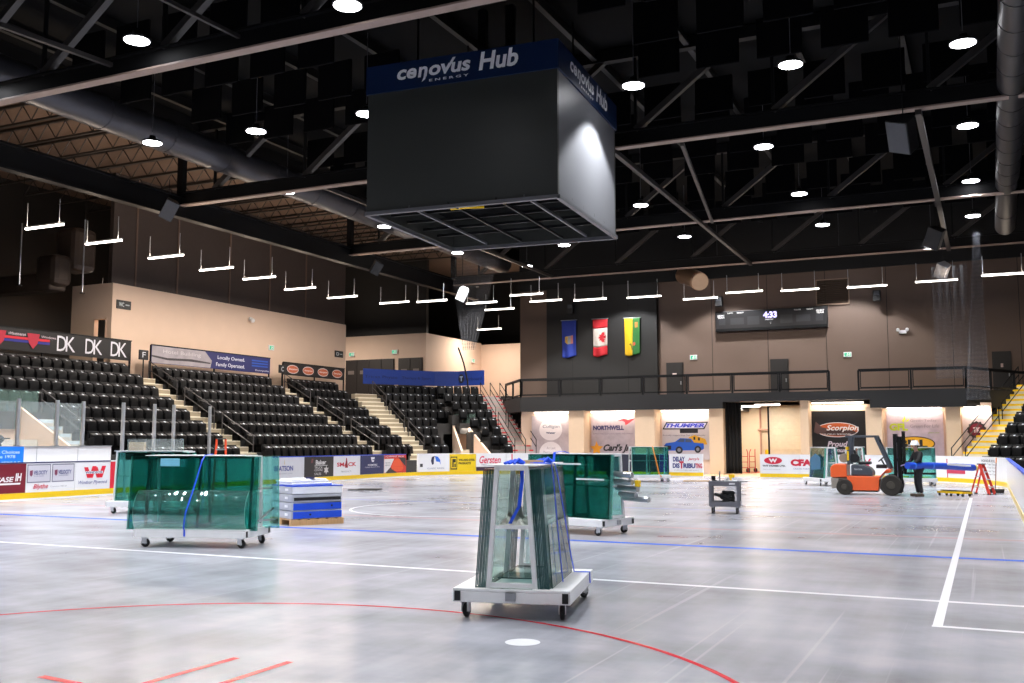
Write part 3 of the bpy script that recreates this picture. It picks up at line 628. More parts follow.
tier('grandstand', F_, [(i, 0, 3.4, 1) for i in range(-1,8)])
TANR = pm('tan_riser', (150,138,118), .75, scale=4)
def stairs(label, blk, x0, x1, i0, i1, m, edge=None, em=None, first=0):
    o = MB(blk.M()); e = MB(blk.M()); e2 = MB(blk.M())
    for i in range(i0, i1):
        for h in (0, 1):
            z = Z0+RISE*(i+h/2); y0 = TREAD*i-.40+.46*h; o.box(x0, x1, y0, y0+.47, 0, z)
            if edge == 'full': e.box(x0, x1, y0-.006, y0+.10, z-.09, z+.006)
            elif edge == 'riser': e.box(x0, x1, y0-.006, y0, z-.2, z-.03)
            elif edge == 'red':
                e.box(x0+.02, x0+.34, y0-.006, y0+.06, z-.07, z+.006); e.box(x1-.3, x1-.05, y0-.006, y0+.06, z-.07, z+.006); e2.box(x0+.34, x1-.3, y0-.004, y0+.05, z-.035, z+.004)
            elif edge == 'blue': e.box(x0+.05, x0+.30, y0-.006, y0, z-.13, z-.01); e2.box(x0+.30, x1-.05, y0-.006, y0, z-.13, z-.01)
    s = struct(o.build('stairs', m)); s['label'] = label
    if edge: e.build('step_edge', em[0], s)
    if e2.v: e2.build('step_label', em[1], s)
    return s
stairs('cream aisle stairs', S_, 32.8, 34.3, 0, 8, CREAM, 'riser', (TANR,))
stairs('cream aisle stairs', S_, 42.7, 44.15, 0, 8, CREAM, 'riser', (TANR,))
stairs('cream aisle stairs', D_, -1.5, 0, 0, 8, CREAM, 'riser', (TANR,))
stairs('cream tunnel stairs', S_, 24.85, 25.8, 0, 4, pm('pale_step_paint', (206,200,190), .7), 'blue', (BLUE, ink(205,222,235)))
stairs('grey stairs with red edges', E_, 0, 1.35, 0, 8, pm('grey_step_paint', (176,168,162), .7), 'red', (RED, ink(206,150,150)))
stairs('cream stairs with yellow edges', F_, -1.35, 0, -1, 8, CREAM, 'full', (YEL,))
# entrance openings under the stand
struct(MB().extr([(-27.6,0),(-27.6,1.0),(-31.3,3.0),(-31.3,0)], -.1, 0, Matrix(((1,0,0,0),(0,0,-1,24.72),(0,1,0,0),(0,0,0,1)))).box(-31.5,-31.3,18,24.8,0,2.62).box(-27.6,-31.4,17.9,18.1,0,2.6).build('wall_entrance', BEIGE))
struct(MB().box(-29.2,-28.0,21.5,24.4,0,.9).box(-30.2,-29.2,21.8,24.6,0,1.35).box(-31.3,-30.2,22.0,24.7,0,1.8).build('stairs', pm('pale_step_paint', (206,200,190), .7)))
def wallseg(mb, p, q, za, zb, t=.12):
    p, q = Vector(p), Vector(q); d = (q-p).normalized(); n = Vector((-d.y,d.x))*t
    mb.add([(p.x,p.y,0),(q.x,q.y,0),(q.x+n.x,q.y+n.y,0),(p.x+n.x,p.y+n.y,0),(p.x,p.y,za),(q.x,q.y,zb),(q.x+n.x,q.y+n.y,zb),(p.x+n.x,p.y+n.y,za)], [(3,2,1,0),(4,5,6,7),(0,1,5,4),(1,2,6,5),(2,3,7,6),(3,0,4,7)])
mb = MB(); wallseg(mb, (-27.0,50.45), (-28.9,52.9), 1.2, 2.7); wallseg(mb, (-25.25,50.65), (-27.6,52.5), 1.0, 2.5); wallseg(mb, (-28.9,52.9), (-27.4,53.3), 2.7, 2.7)
struct(mb.build('wall_entrance', BEIGE))
for q in (((-27.9,52.35),0,.95),((-27.3,51.6),0,.5)):
    struct(MB().box(q[0][0]-.5,q[0][0]+.5,q[0][1]-.4,q[0][1]+.4,0,q[2]+.3).build('stairs', CREAM))
for lb, p, q, z in (('pale glass guard panel above the entrance by the bench wall', (-31.25,21.0), (-31.25,25.5), 2.68), ('pale glass guard panel above the entrance in the far corner stand', (-29.1,53.3), (-27.5,52.9), 2.5)):
    g = thing('glass_guard', lb, 'glass guard', (p[0],p[1],z)); a, b = Vector((p[0],p[1],z)), Vector((q[0],q[1],z))
    MB().bar(a+Vector((0,0,.45)), b+Vector((0,0,.45)), .02, .9).build('glass_panel', glass('guard_glass', (.80,.90,.87), haze=.12, hazecol=(170,200,190)) if 'guard_glass' not in bpy.data.materials else bpy.data.materials['guard_glass'], g, world=True)
    MB().bar(a+Vector((0,0,.92)), b+Vector((0,0,.92)), .05, .05).build('top_rail', DARK, g, world=True)

el = thing('entrance_fill', 'added fill light in the far corner stand entrance', 'ceiling light', (-28.1,52.75,2.55)); MB().box(-.2,.2,-.05,.05,0,.04).build('diffuser', emis('entrance_fill_glow', (255,236,210), 6), el)  # added fill lamp, brightens the dark back wall of the entrance
lo = bpy.data.lights.new('lamp_entrance_fill', 'AREA'); lo.energy = 30; lo.color = (1,.88,.74); lo.size = .5; lo_ = bpy.data.objects.new('lamp_entrance_fill', lo); COL.objects.link(lo_); lo_.parent = el; lo_.location = (.3,-.3,-.05)
# seats: one folding seat, then copies
def bev(mb, name, mats, w, seg=2, parent=None):
    o = mb.build(name, mats, parent); b = bmesh.new(); b.from_mesh(o.data)
    bmesh.ops.bevel(b, geom=[e for e in b.edges], offset=w, segments=seg, affect='EDGES', profile=.6); b.to_mesh(o.data); b.free()
    o.data.shade_smooth(); o.data.set_sharp_from_angle(angle=R(50)); return o
mb = MB(); mb.add([(-.24,.08,.22),(.24,.08,.22),(.24,.16,.22),(-.24,.16,.22),(-.235,.20,.86),(.235,.20,.86),(.235,.27,.86),(-.235,.27,.86)], [(3,2,1,0),(4,5,6,7),(0,1,5,4),(1,2,6,5),(2,3,7,6),(3,0,4,7)])
mb.box(-.245,-.225,-.12,.16,.36,.60); mb.box(-.24,-.22,.0,.14,0,.42); mb.box(-.25,-.22,-.13,.12,.58,.62)
seat0 = bev(mb, 'stadium_seat', SEATM, .012)
mb = MB(); mb.add([(-.225,-.06,.34),(.225,-.06,.34),(.225,.08,.34),(-.225,.08,.34),(-.22,-.02,.72),(.22,-.02,.72),(.22,.15,.80),(-.22,.15,.80)], [(3,2,1,0),(4,5,6,7),(0,1,5,4),(1,2,6,5),(2,3,7,6),(3,0,4,7)])
pan0 = bev(mb, 'seat_pan', SEATM, .03, 3, seat0)
tg = MB().add([(-.035,.0,.738),(.035,.0,.738),(.035,.07,.778),(-.035,.07,.778),(-.035,.0,.744),(.035,.0,.744),(.035,.07,.784),(-.035,.07,.784)], [(3,2,1,0),(4,5,6,7),(0,1,5,4),(1,2,6,5),(2,3,7,6),(3,0,4,7)]).build('seat_glint', GLINT, seat0)  # pale chip standing in for the glint on each seat top
seats = []
def add_row(blk, bname, i, x0, x1):
    n = int((x1-x0)/.5)
    for k in range(n):
        x = x0+(x1-x0)*(k+.5)/n; p = blk.p(i, x, 0, .1)
        if p.y <= 1: continue
        px = 512+995.6*math.tan(R(25.349)-atan2(-p.x, p.y)) if p.y > 0 else -999
        if -14 < px < 1040: seats.append((p.length, bname, i, p, blk.rot))
for i in range(8):
    if i > 0 or True: add_row(S_, 'A', i, (27.2 if i == 0 else 25.9) if i < 4 else 19.5, 32.75)
    add_row(S_, 'B', i, 34.35, 42.65); add_row(S_, 'C', i, 44.2, 46.65+.3*i)
    add_row(D_, 'D', i, .05, DL[i]); add_row(E_, 'E', i, -EL[i], -.05); add_row(F_, 'F', i, .05, 2.6)
add_row(F_, 'F', -1, .05, 2.6)
BN = dict(A='under the black monogram banner', B='under the grey-blue banner', C='under the orange-oval banner', D='under the royal blue banner', E='beside the red-edged stairs', F='beside the yellow-edged stairs')
byrow = {}
for s in seats: byrow.setdefault((s[1], s[2]), []).append(s)
order = {}
for key, L in byrow.items():
    for n, s in enumerate(L): order[id(s)] = n
near = sorted(seats, key=lambda s: s[0])[:300]; nearid = {id(s) for s in near}
first = True
for s in near:
    o = seat0 if first else dup(seat0); first = False
    o.location = s[3]; o.rotation_euler.z = s[4]
    tag(o, 'black folding seat, %s from left in the %s row up, %s' % (ORD[order[id(s)]], ORD[s[2]] if s[2] >= 0 else 'lowest', BN[s[1]]), 'seat', 'black folding seats of the stand')
rest = [s for s in seats if id(s) not in nearid]
mb = MB()
for s in rest:
    M = Matrix.Translation(s[3]) @ Matrix.Rotation(s[4], 4, 'Z')
    for o in (seat0, pan0): mb.add([M @ v.co for v in o.data.vertices], [tuple(p.vertices) for p in o.data.polygons])
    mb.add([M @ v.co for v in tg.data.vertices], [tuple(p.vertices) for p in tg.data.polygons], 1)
tag(mb.build('stadium_seating', [SEATM, GLINT], smooth=50), 'farther rows of black folding seats at the far end of the stand', 'seats', None, 'stuff')

# aisle handrails
def handrail(label, blk, x, ia, ib, m=DARK, h=.92):
    a, b = blk.p(ia, x), blk.p(ib, x); t = thing('handrail', label, 'handrail', a, 0, 'aisle handrails')
    for k, z in enumerate((h, h*.58)):
        MB().tube(a+Vector((0,0,z)), b+Vector((0,0,z)), .024, 8).build(('top_rail','middle_rail')[k], m, t, world=True)
    for f in (0, 1):
        p = a+(b-a)*f; MB().tube(p-Vector((0,0,.1)), p+Vector((0,0,h)), .024, 8).build('post', m, t, world=True)
HR = pm('handrail_steel', (66,64,66), .4, .3)
for nm, blk, x in (('first', S_, 34.1), ('second', S_, 43.95), ('third', D_, -.2)):
    for w_, ia, ib in (('upper', 5.4, 7.3), ('middle', 3.0, 4.9), ('lower', .6, 2.5)): handrail('%s handrail of the %s aisle stairs from the picture edge' % (w_, nm), blk, x, ia, ib, HR)
handrail('handrail sloping above the entrance by the bench wall', S_, 25.85, 1.6, 3.9, HR)
for x, w_ in ((.05,'seat side'), (.7,'middle'), (1.35,'outer side')):
    for ia, ib, q in ((.2,3.4,'lower'), (3.9,7.2,'upper')): handrail('%s handrail on the %s of the red-edged stairs' % (q, w_), E_, x, ia, ib, DARK, 1.0)
for x, w_ in ((-1.35,'outer side'), (-.7,'middle')):
    for ia, ib, q in ((-.6,3.2,'lower'), (3.6,7.4,'upper')): handrail('%s handrail on the %s of the yellow-edged stairs' % (q, w_), F_, x, ia, ib, DARK, 1.0)
# aisle numbers at the tops of the first aisles
for i, (x, lb) in enumerate(((33.75,'small black aisle sign on post between the two big banners'), (43.7,'small black aisle sign on post left of the orange ovals'))):
    t = thing('aisle_sign', lb, 'sign', S_.p(7.3, x)); MB().box(-.02,.02,-.02,.02,0,1.0).build('post', DARK, t); MB().box(-.03,.03,-.28,.28,.95,1.4).build('sign_plate', BLACK, t, bevel=.02)
    Sg = Sign(lambda u, w_, o: Vector((.03+o, u, w_)), t, False); Sg.text([('F' if i == 0 else 'C', -.1,.1,1.05,1.3)], ink(190,195,205))
# ------------------------------------------------------------------ roof structure
TZ = 11.5
def truss(y, label, x0=-30.0, x1=4.5):
    t = thing('roof_truss', label, 'roof truss', (-13, y, TZ), 0, 'roof trusses')
    CH = pm('bounce_lit_flange', (150,130,120), .5, var=.08); CW = pm('truss_web', (11,11,13), .6, spec=.2)  # flange coloured paler for light bounced up from the floor
    MB().box(x0,x1,y-.16,y+.16,TZ,TZ+.05).build('bottom_flange', CH, t, world=True)
    MB().box(x0,x1,y-.04,y+.04,TZ+.05,TZ+.52).box(x0,x1,y-.16,y+.16,TZ+.52,TZ+.57).build('bottom_chord', CW, t, world=True)
    MB().box(max(x0,-29),x1,y-.15,y+.15,14.55,14.95).build('top_chord', DARK, t, world=True)
    for k in range(7):
        a = -28.2+4.52*k
        MB().bar((a,y,TZ+.57),(a+3.4,y,14.6),.2,.2).build('web_member', pm('truss_steel', (52,49,48), .45), t, world=True)
        if a > -29: MB().bar((a,y,TZ+.57),(a,y,14.6),.09,.09).build('web_post', CW, t, world=True)
    return t
TY = [-5.6,6.6,19.0,31.0,43.3,54.7]
for i, y in enumerate(TY): truss(y, 'long black roof truss across the hall, %s' % ('outside the picture behind the viewer','overhead at the top of the picture','nearest one seen, at upper left','second seen, passing behind the scoreboard cube','third seen, low behind the cube','farthest, just before the flag wall')[i])
def strut(label, pts, w=.16, cat='roof brace'):
    o = MB(); 
    for p, q in zip(pts, pts[1:]): o.bar(p, q, w, w)
    return tag(o.build('roof_brace', pm('truss_steel', (44,43,45), .45)), label, cat)
strut('straight roof brace slanting down from the cube toward the clock', [(-10.9,31,11.45),(-11.3,54.6,11.45)])
strut('short crossing roof brace right of the cube', [(-8.6,31.2,11.45),(-10.6,43.2,11.45)], .12)
strut('straight roof brace near the right-hand hung speaker', [(-1.4,31,11.45),(-1.3,54.6,11.45)], .18)
strut('thin roof brace at upper left above the first truss', [(-22.6,6.6,11.9),(-21.0,19,11.9)], .12)
strut('second thin roof brace at the top left picture edge', [(-19.2,12,13.2),(-16.6,19,11.9)], .1)
strut('long roof brace left of the scoreboard cube', [(-22.9,31,11.6),(-23.2,54.6,11.6)], .14)
g_ = thing('roof_girder', 'heavy black girder along the left edge of the main roof', 'roof girder', (-30,28,11))
MB().box(-30.2,-29.8,-6,57.8,11.0,11.08).box(-30.03,-29.97,-6,57.8,11.08,11.85).box(-30.2,-29.8,-6,57.8,11.85,11.93).build('beam', DARK, g_, world=True)
for y in TY[2:]: MB().box(-30.15,-29.85,y-.12,y+.12,11.93,14.2).build('stiffener', DARK, g_, world=True)
# joists
J = pm('joist_steel', (30,29,29), .5)
for i, x in enumerate([-27.5+3.2*k for k in range(10)]):
    o = MB(); o.box(x-.09,x+.09,-10,58.8,14.62,14.7).box(x-.02,x+.02,-10,58.8,14.7,14.98)
    tag(o.build('roof_joist', J), 'dark roof joist running lengthwise, %s from the left stand' % ORD[i], 'roof joist', 'main roof joists')
SJ = pm('side_joist_steel', (40,34,30), .5)
for i, y in enumerate([17+1.9*k for k in range(21)]):
    o = MB()
    o.box(-41,-29.3,y-.06,y+.06,13.4,13.47).box(-41,-29.3,y-.06,y+.06,14.1,14.18)
    for k in range(12): o.bar((-41+.98*k,y,13.47),(-41+.98*k+.49,y,14.1),.03,.03).bar((-41+.98*k+.49,y,14.1),(-41+.98*k+.98,y,13.47),.03,.03)
    tag(o.build('side_roof_joist', SJ), 'open-web brown joist over the left stand, %s from picture edge' % ORD[i], 'roof joist', 'side roof joists')
# air ducts
def duct(label, pts, r, m, bands=3.0):
    t = thing('air_duct', label, 'air duct', pts[0]); MB().path(pts, r, 24).build('duct_tube', m, t, world=True, smooth=40)
    mb = MB()
    for p, q in zip(pts, pts[1:]):
        p, q = Vector(p), Vector(q); L = (q-p).length; d = (q-p)/L
        for k in range(1, int(L/bands)): mb.tube(p+d*k*bands-d*.03, p+d*k*bands+d*.03, r*1.03, 24)
    if mb.v: mb.build('seam_band', m, t, world=True)
    return t
DUCT = pm('grey_duct_metal', (70,70,76), .38, .5, stretch=(1,1,1))
duct('long round grey duct below the roof at left', [(-26.6,-6,13.0),(-27.4,56.5,13.0)], .60, DUCT)
duct('round grey duct along the right picture edge', [(.95,-6,11.9),(1.2,46,11.9),(1.2,50,11.5)], .42, pm('dark_duct_metal', (44,43,46), .45, .3), 1.6)
d = thing('air_duct', 'short round duct with outlet coloured as lit inside above the clock board', 'air duct', (-14.3,55.2,10.9))
MB().path([(-15.9,57.5,11.6),(-15.0,56.4,11.2),(-14.3,55.0,10.75)], .52, 20).build('duct_tube', pm('warm_duct_metal', (150,120,98), .4, .4), d, world=True, smooth=40)
MB().tube((-14.28,54.96,10.74),(-14.22,54.84,10.70),.47,20).build('outlet_face', pm('lit_duct_mouth', (170,146,124), .6), d, world=True)  # flat disc, its pale colour stands for the lit inside of the duct
d = thing('air_duct', 'large square-elbow duct at the start of the left beige wall', 'air duct', (-37.3,33.0,9))
MB().box(-37.9,-36.6,31.4,32.7,9.4,11.4).box(-37.9,-36.6,30.4,31.4,8.6,10.0).build('duct_tube', pm('dark_duct', (74,62,54), .5, .3), d, world=True, bevel=.25)
MB().box(-41,-37.0,30.5,31.4,8.4,9.2).build('duct_run', pm('dark_duct', (74,62,54), .5, .3), d, world=True, bevel=.1)
# black sound baffles between trusses
BF = pm('black_baffle', (7,7,9), .95, spec=.08)
baf = None; nb = 0
for jy, y in enumerate((11.0,13.6,16.2,21.4,24.0,26.6,29.2,33.4,36.0,38.6,41.2,45.8,48.6,51.4)):
    for k in range(16):
        x = -25.4+1.85*k+(.7 if jy % 2 else 0)
        if -16.5 < x < -9.3 and 22 < y < 30: continue
        if baf is None:
            baf = tag(MB().box(-.66,.66,-.05,.05,-.62,.62).build('sound_baffle', BF, bevel=.02), 'black hanging sound baffle panel under the dark roof', 'baffle', 'black sound baffles'); o = baf
        else: o = dup(baf)
        o.location = (x, y, 13.75)
# ------------------------------------------------------------------ lights
LENS = emis('cool_white_lens', (250,250,255), 22)
def lamp(name, kind, energy, col, loc, parent=None, rot=(0,0,0), **kw):
    l = bpy.data.lights.new(name, kind); l.energy = energy; l.color = col
    for k, v in kw.items(): setattr(l, k, v)
    o = bpy.data.objects.new(name, l); COL.objects.link(o); o.location = loc; o.rotation_euler = rot
    if parent: o.parent = parent
    return o
HB = [(-.1,27.5),(-.1,35.0),(-.1,42.7),(-.1,49.5),(-4.4,27.1),(-6.6,34.5),(-6.6,41.9),(-6.6,48.5),(-6.8,56.0),(-8.8,26.8),(-13.2,41.0),(-13.3,48.4),(-13.5,56.0),(-19.6,47.8),(-19.6,55.9),(-24.0,52.7),(-25.7,47.3),(-25.7,39.9),(-25.7,32.5),(-25.6,25.0),(-21.5,25.5),(-19.3,18.2),(-12.7,18.07),(-17.2,25.6),(-2.1,54.6)]
HBL = ['top right, nearest the picture corner','right column, second from the top','right column, third from the top','right column, lowest','above the right half, top','upper right, just below second truss','right half, under second truss','right half, between third and far truss','lowest in front of the end wall','beside the lit face of the cube','right of the cube bottom','under the cube, right of the flags','above the flags, left of the duct outlet','seen just below the cube','above the red and white flag','above the blue flag','far left column, nearest the end wall','left column, below the cube edge','left column, beside the long duct','far left, in front of the long duct','left, above the long duct','upper left, large','top centre, cut by the picture edge','partly hidden behind the cube','low at right near the hung speaker']
HBX = [(x,y) for y in (4,11.5) for x in (-.1,-6.6,-13.2,-19.6,-25.7)] + [(-.1,19),(-6.6,19),(-25.7,18.4)]
COOL = (.96,.98,1.0)
hb0 = thing('high_bay_light', 'x', 'ceiling light', (0,0,12))
MB().lathe([(.07,.26),(.11,.24),(.13,.14),(.28,.09),(.345,.05),(.35,.0),(.335,.0)], 24).build('housing', pm('lamp_housing', (50,50,54), .4, .5), hb0, smooth=40)
MB().lathe([(.315,.012),(.315,-.014)], 24).build('lens', LENS, hb0)
MB().tube((0,0,.34),(0,0,2.65),.012,6).build('cable', pm('grey_cable', (84,84,88), .5), hb0)
def highbay(o, x, y, lab, i):
    o.location = (x,y,12 if lab.find('cut by') < 0 else 11.6); tag(o, lab, 'ceiling light', 'high bay ceiling lights')
    lamp('lamp_beam', 'SPOT', HBE*(.6 if y < 8 else 1.0), COOL, (0,0,-.04), o, spot_size=R(108), spot_blend=.22, shadow_soft_size=.25)
HBE = 3900
objs = [hb0]+[dup(hb0) for _ in range(len(HB)+len(HBX)-1)]
for i, (x, y) in enumerate(HB): highbay(objs[i], x, y, 'round high bay ceiling light, %s' % HBL[i], i)
for i, (x, y) in enumerate(HBX): highbay(objs[len(HB)+i], x, y, 'round high bay ceiling light outside the picture', i)
TUBE = emis('warm_white_tube', (255,246,236), 9)
st0 = thing('strip_light', 'x', 'strip light', (0,0,9.4))
MB().box(-.97,.97,-.05,.05,.04,.09).build('housing', pm('strip_housing', (190,186,180), .4), st0)
MB().box(-.95,.95,-.045,.045,-.02,.04).build('diffuser', TUBE, st0)
for x in (-.9,.75): MB().tube((x,0,.09),(x,0,.95),.014,6).build('hanger', ALU, st0)
def strip(o, x, y, z, rz, lab, e, grp):
    o.location = (x,y,z); o.rotation_euler.z = rz; tag(o, lab, 'strip light', grp)
    lamp('lamp_tube', 'AREA', e, (1,.88,.77), (0,0,-.03), o, shape='RECTANGLE', size=1.9, size_y=.09)
    lamp('lamp_up', 'AREA', e*.24, (1,.80,.62), (0,0,.1), o, rot=(pi,0,0), shape='RECTANGLE', size=1.9, size_y=.09)
SL = [(-30.25,24.6),(-30.55,27.55),(-30.65,30.9),(-30.8,34.1),(-30.7,36.9),(-31.0,40.4),(-30.8,43.8)]
EL_ = [(-29.8,47.4),(-27.6,47.8),(-25.4,49.6),(-25.7,52.5),(-21.8,47.8),(-21.8,50.4),(-19.4,51.0),(-16.4,51.3),(-13.8,53.2),(-11.1,51.8),(-8.35,52.3),(-5.1,52.6),(-1.85,52.2),(1.1,51.5)]
ELL = ['first of the row nearest the left beige wall','second in the row after the left stand ones','third, near the hanging net','low one over the corner seats','front one above the corner seats','behind the front corner one','left of the flags','above the yellow and green flag','right beside the round duct outlet','left end above the clock','right above the clock','above the wall grille','below the lit hanging speaker','at the right picture edge']
sto = [st0]+[dup(st0) for _ in range(len(SL)+len(EL_)+5)]
STE = 300
for i, (x, y) in enumerate(SL): strip(sto[i], x, y, 9.4, 0, 'white strip light over the left stand, %s from the picture edge' % ORD[i], STE, 'strip lights over the left stand')
for i, (x, y) in enumerate(EL_): strip(sto[7+i], x, y, 9.5, 0, 'white strip light, %s' % ELL[i], STE*.42, 'strip lights before the end wall')
for i, (x, y) in enumerate(((-30.2,21.3),(-30.2,18),(-37.2,34.4),(-38.2,44),(-39.5,53),(-31.4,62.5))):
    o = sto[21+i]; strip(o, x, y, 9.6 if i not in (2,3) else 8.6, 0, 'strip light over the concourse, outside the picture or hidden behind walls', STE*(1.0,1.0,.4,.4,1.8,1.6)[i], 'strip lights of the concourse')
# lights below the balcony
for i, (a, b) in enumerate(((-23.6,-21.4),(-20.1,-17.4),(-16.0,-13.4),(-8.0,-5.5),(-4.4,-1.9),(-.9,.2))):
    z = 3.40 if i != 3 else 3.70
    t = thing('wall_washer_light', 'long white light under the balcony above the %s' % ('lilac two-circle banner','lilac navy-lettered banner','pickup truck banner','black oval banner','yellow-oval banner','cog emblem banner')[i], 'strip light', ((a+b)/2,52.9,z), 0, 'lights below the balcony')
    MB().box(a,b,52.85,52.95,z-.05,z).build('diffuser', emis('washer_glow', (255,240,222), 12) if 'washer_glow' not in bpy.data.materials else bpy.data.materials['washer_glow'], t, world=True)
    MB().box(a-.03,b+.03,52.82,52.98,z,z+.045).build('housing', WMETAL, t, world=True)
    lamp('lamp_wash', 'AREA', 34, (1,.86,.70), (0,-.02,-.06), t, rot=(R(22),0,0), shape='RECTANGLE', size=b-a, size_y=.08)
for i, (x, y, L_) in enumerate(((-10.6,54.6,1.3),(-12.0,56.6,1.2))):
    t = thing('tunnel_light', 'white ceiling light in the tunnel, %s' % ('nearer one','farther one')[i], 'ceiling light', (x,y,3.72), 0, 'tunnel ceiling lights')
    MB().box(-L_/2,L_/2,-.12,.12,-.06,0).build('diffuser', bpy.data.materials['washer_glow'], t); MB().box(-L_/2-.02,L_/2+.02,-.14,.14,0,.06).build('housing', WMETAL, t)
    lamp('lamp_tunnel', 'AREA', 115, (1,.91,.79), (0,0,-.08), t, shape='RECTANGLE', size=L_, size_y=.24)
struct(MB().box(-13.6,-8.3,53.4,58.6,3.8,3.9).build('ceiling_tunnel', TUN))

# ------------------------------------------------------------------ scoreboard cube
a = R(4.0); cb = thing('scoreboard_cube', 'large dark grey scoreboard cube hanging at centre with blue top band', 'scoreboard', (-12.85,26.15,8.15), a)
h = 2.84; zt = 12.35-8.15; zb = 11.55-8.15
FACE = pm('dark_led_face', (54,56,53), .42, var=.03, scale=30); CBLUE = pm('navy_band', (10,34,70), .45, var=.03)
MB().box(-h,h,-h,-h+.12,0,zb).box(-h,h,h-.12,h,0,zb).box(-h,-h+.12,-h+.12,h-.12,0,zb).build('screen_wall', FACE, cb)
MB().box(h-.12,h,-h+.12,h-.12,0,zb).build('screen_wall', pm('lit_led_face', (112,113,118), .42, var=.02, scale=30), cb)  # face coloured paler for the lamp light falling on this side
for ax in range(4):
    mb = MB(Matrix.Rotation(ax*pi/2, 4, 'Z')); mb.box(-h-.03,h+.03,-h-.05,-h,zb,zt); bd = mb.build('header_band', CBLUE, cb)
for rot in (0, pi/2):
    M_ = Matrix.Rotation(rot, 4, 'Z'); Sg = Sign(lambda u, w_, o, M_=M_: M_ @ Vector((u-h, -h-.05-o, zb+w_)), cb, False)
    wht = pm('white_letter', (248,248,252), .5)
    Sg.text([('ce', .95, 1.56, .28, .58, dict(shear=.15,bold=.03)), ('n', 1.60, 1.90, .28, .58, dict(shear=.15,bold=.03)), ('ovus', 1.94, 3.2, .28, .58, dict(shear=.15,bold=.03)), ('Hub', 3.45, 4.6, .22, .74, dict(shear=.15,bold=.03)), ('ENERGY', 1.95, 3.15, .12, .19, dict(bold=.03,spacing=1.6))], wht)
    Sg.poly([[(1.80,.32),(1.87,.32),(1.83,.20),(1.72,.14),(1.76,.22)], [(2.55,.54),(2.64,.54),(2.76,.72),(2.67,.72)]], wht)
FR = pm('frame_steel', (110,110,114), .4, .4)
for s in (-1,1):
    MB().box(-h,h,s*h-.06,s*h+.06,-.10,0).build('bottom_rail', FR, cb); MB().box(s*h-.06,s*h+.06,-h,h,-.10,0).build('bottom_rail', FR, cb)
for x in (-1.5,-.3,1.1,1.9): MB().box(x-.03,x+.03,-h,h,.02,.09).build('cross_bar', FR if x in (-1.5,1.9) else DARK, cb)
for y in (-1.6,-.6,.5,1.5): MB().box(-h,h,y-.03,y+.03,.12,.2).build('cross_bar', DARK, cb)
MB().box(-h+.1,h-.1,-h+.1,h-.1,.9,1.0).build('inner_deck', pm('matt_black',(8,8,9),.9,spec=.1), cb)
MB().path([(-.6,-2.0,.1),(-.3,-2.2,.05),(.1,-2.05,.08),(.3,-1.8,.12)], .04).build('yellow_cable', YEL, cb)
MB().box(-h+.05,h-.05,-h+.05,h-.05,zt-.1,zt-.02).build('top_plate', BLACK, cb)
for x in (-1.8,1.8):
    for y in (-1.8,1.8): MB().tube((x,y,zt-.1),(x,y,6.7),.03,8).build('suspension_cable', DARK, cb)
for x in (-.5,.4): MB().box(x-.12,x+.12,-.12,.12,zt-.1,6.7).build('hoist_post', BLACK, cb)

# ------------------------------------------------------------------ end wall fittings
sb = thing('clock_board', 'wide black clock board with glowing digits on the brown wall', 'clock board', (-11.08,58.85,8.15))
MB().box(-14.3,-7.86,58.55,58.88,8.22,9.42).build('board', pm('clock_face',(28,27,29),.4), sb, bevel=.03, world=True)
MB().box(-14.26,-7.9,58.50,58.55,8.22,8.38).build('lower_trim', DARK, sb, world=True)
Sg = Sign(lambda u, w_, o: Vector((-14.3+u, 58.55-o, 8.2+w_)), sb)
Sg.poly([rect(1.9,2.6,.35,.85), rect(3.8,4.5,.35,.85), rect(.2,.6,.4,.8), rect(.9,1.7,.4,.8), rect(4.7,5.5,.4,.8), rect(5.8,6.2,.4,.8)], pm('unlit_digits',(46,46,50),.3), 'digit_window')
Sg.text([('4:33', 2.82, 3.62, .70, 1.08, dict(bold=.05))], emis('clock_glow', (200,190,255), 2.2), 'glowing_digits')
Sg.text([('PERIOD', 2.95, 3.4, .58, .65, dict(bold=.03)), ('2', 3.2, 3.28, .36, .44), ('HOME', .14,.55,.92,1.02,dict(bold=.03)), ('TEAM', .14,.55,.8,.9,dict(bold=.03)), ('PLAYER', .72,1.08,1.06,1.13,dict(bold=.03)), ('PENALTY', 1.3,1.7,1.06,1.13,dict(bold=.03)), ('PLAYER', 4.6,5.0,1.06,1.13,dict(bold=.03)), ('PENALTY', 5.3,5.66,1.06,1.13,dict(bold=.03)), ('GUEST', 5.84,6.28,.94,1.04,dict(bold=.03)), ('TEAM', 5.84,6.24,.82,.92,dict(bold=.03))], ink(235,232,230))
def flag(label, x0, x1, z0, z1, mats, zone, y=58.5):
    t = thing('hanging_flag', label, 'flag', ((x0+x1)/2,y,z0)); L_, H_ = x1-x0, z1-z0
    f = lambda u, v, o=0: Vector((x0+L_*u*(1-.06*(1-v))+.03*(1-v), y+.05*sin(u*9+v*3)*(1.15-v)-o, z0+H_*v-.06*(1-v)*sin(u*5)))
    for nm, m, (a, b, c, d_) in zone: MB().grid(lambda p, q: f(a+(b-a)*p, c+(d_-c)*q), max(2,int(14*(b-a))), max(2,int(20*(d_-c)))).build(nm, m, t, world=True, smooth=60, solid=.006)
    MB().tube((x0-.06,y,z1+.01),(x1+.06,y,z1+.01),.025,8).build('pole', ALU, t, world=True)
    return Sign(lambda u, w_, o: f(u, w_, o+.012), t)
S = flag('royal blue hanging flag with small gold shield', -24.2,-23.2,7.05,9.4,None,[('cloth', pm('flag_blue',(40,62,160),.7), (0,1,0,1))])
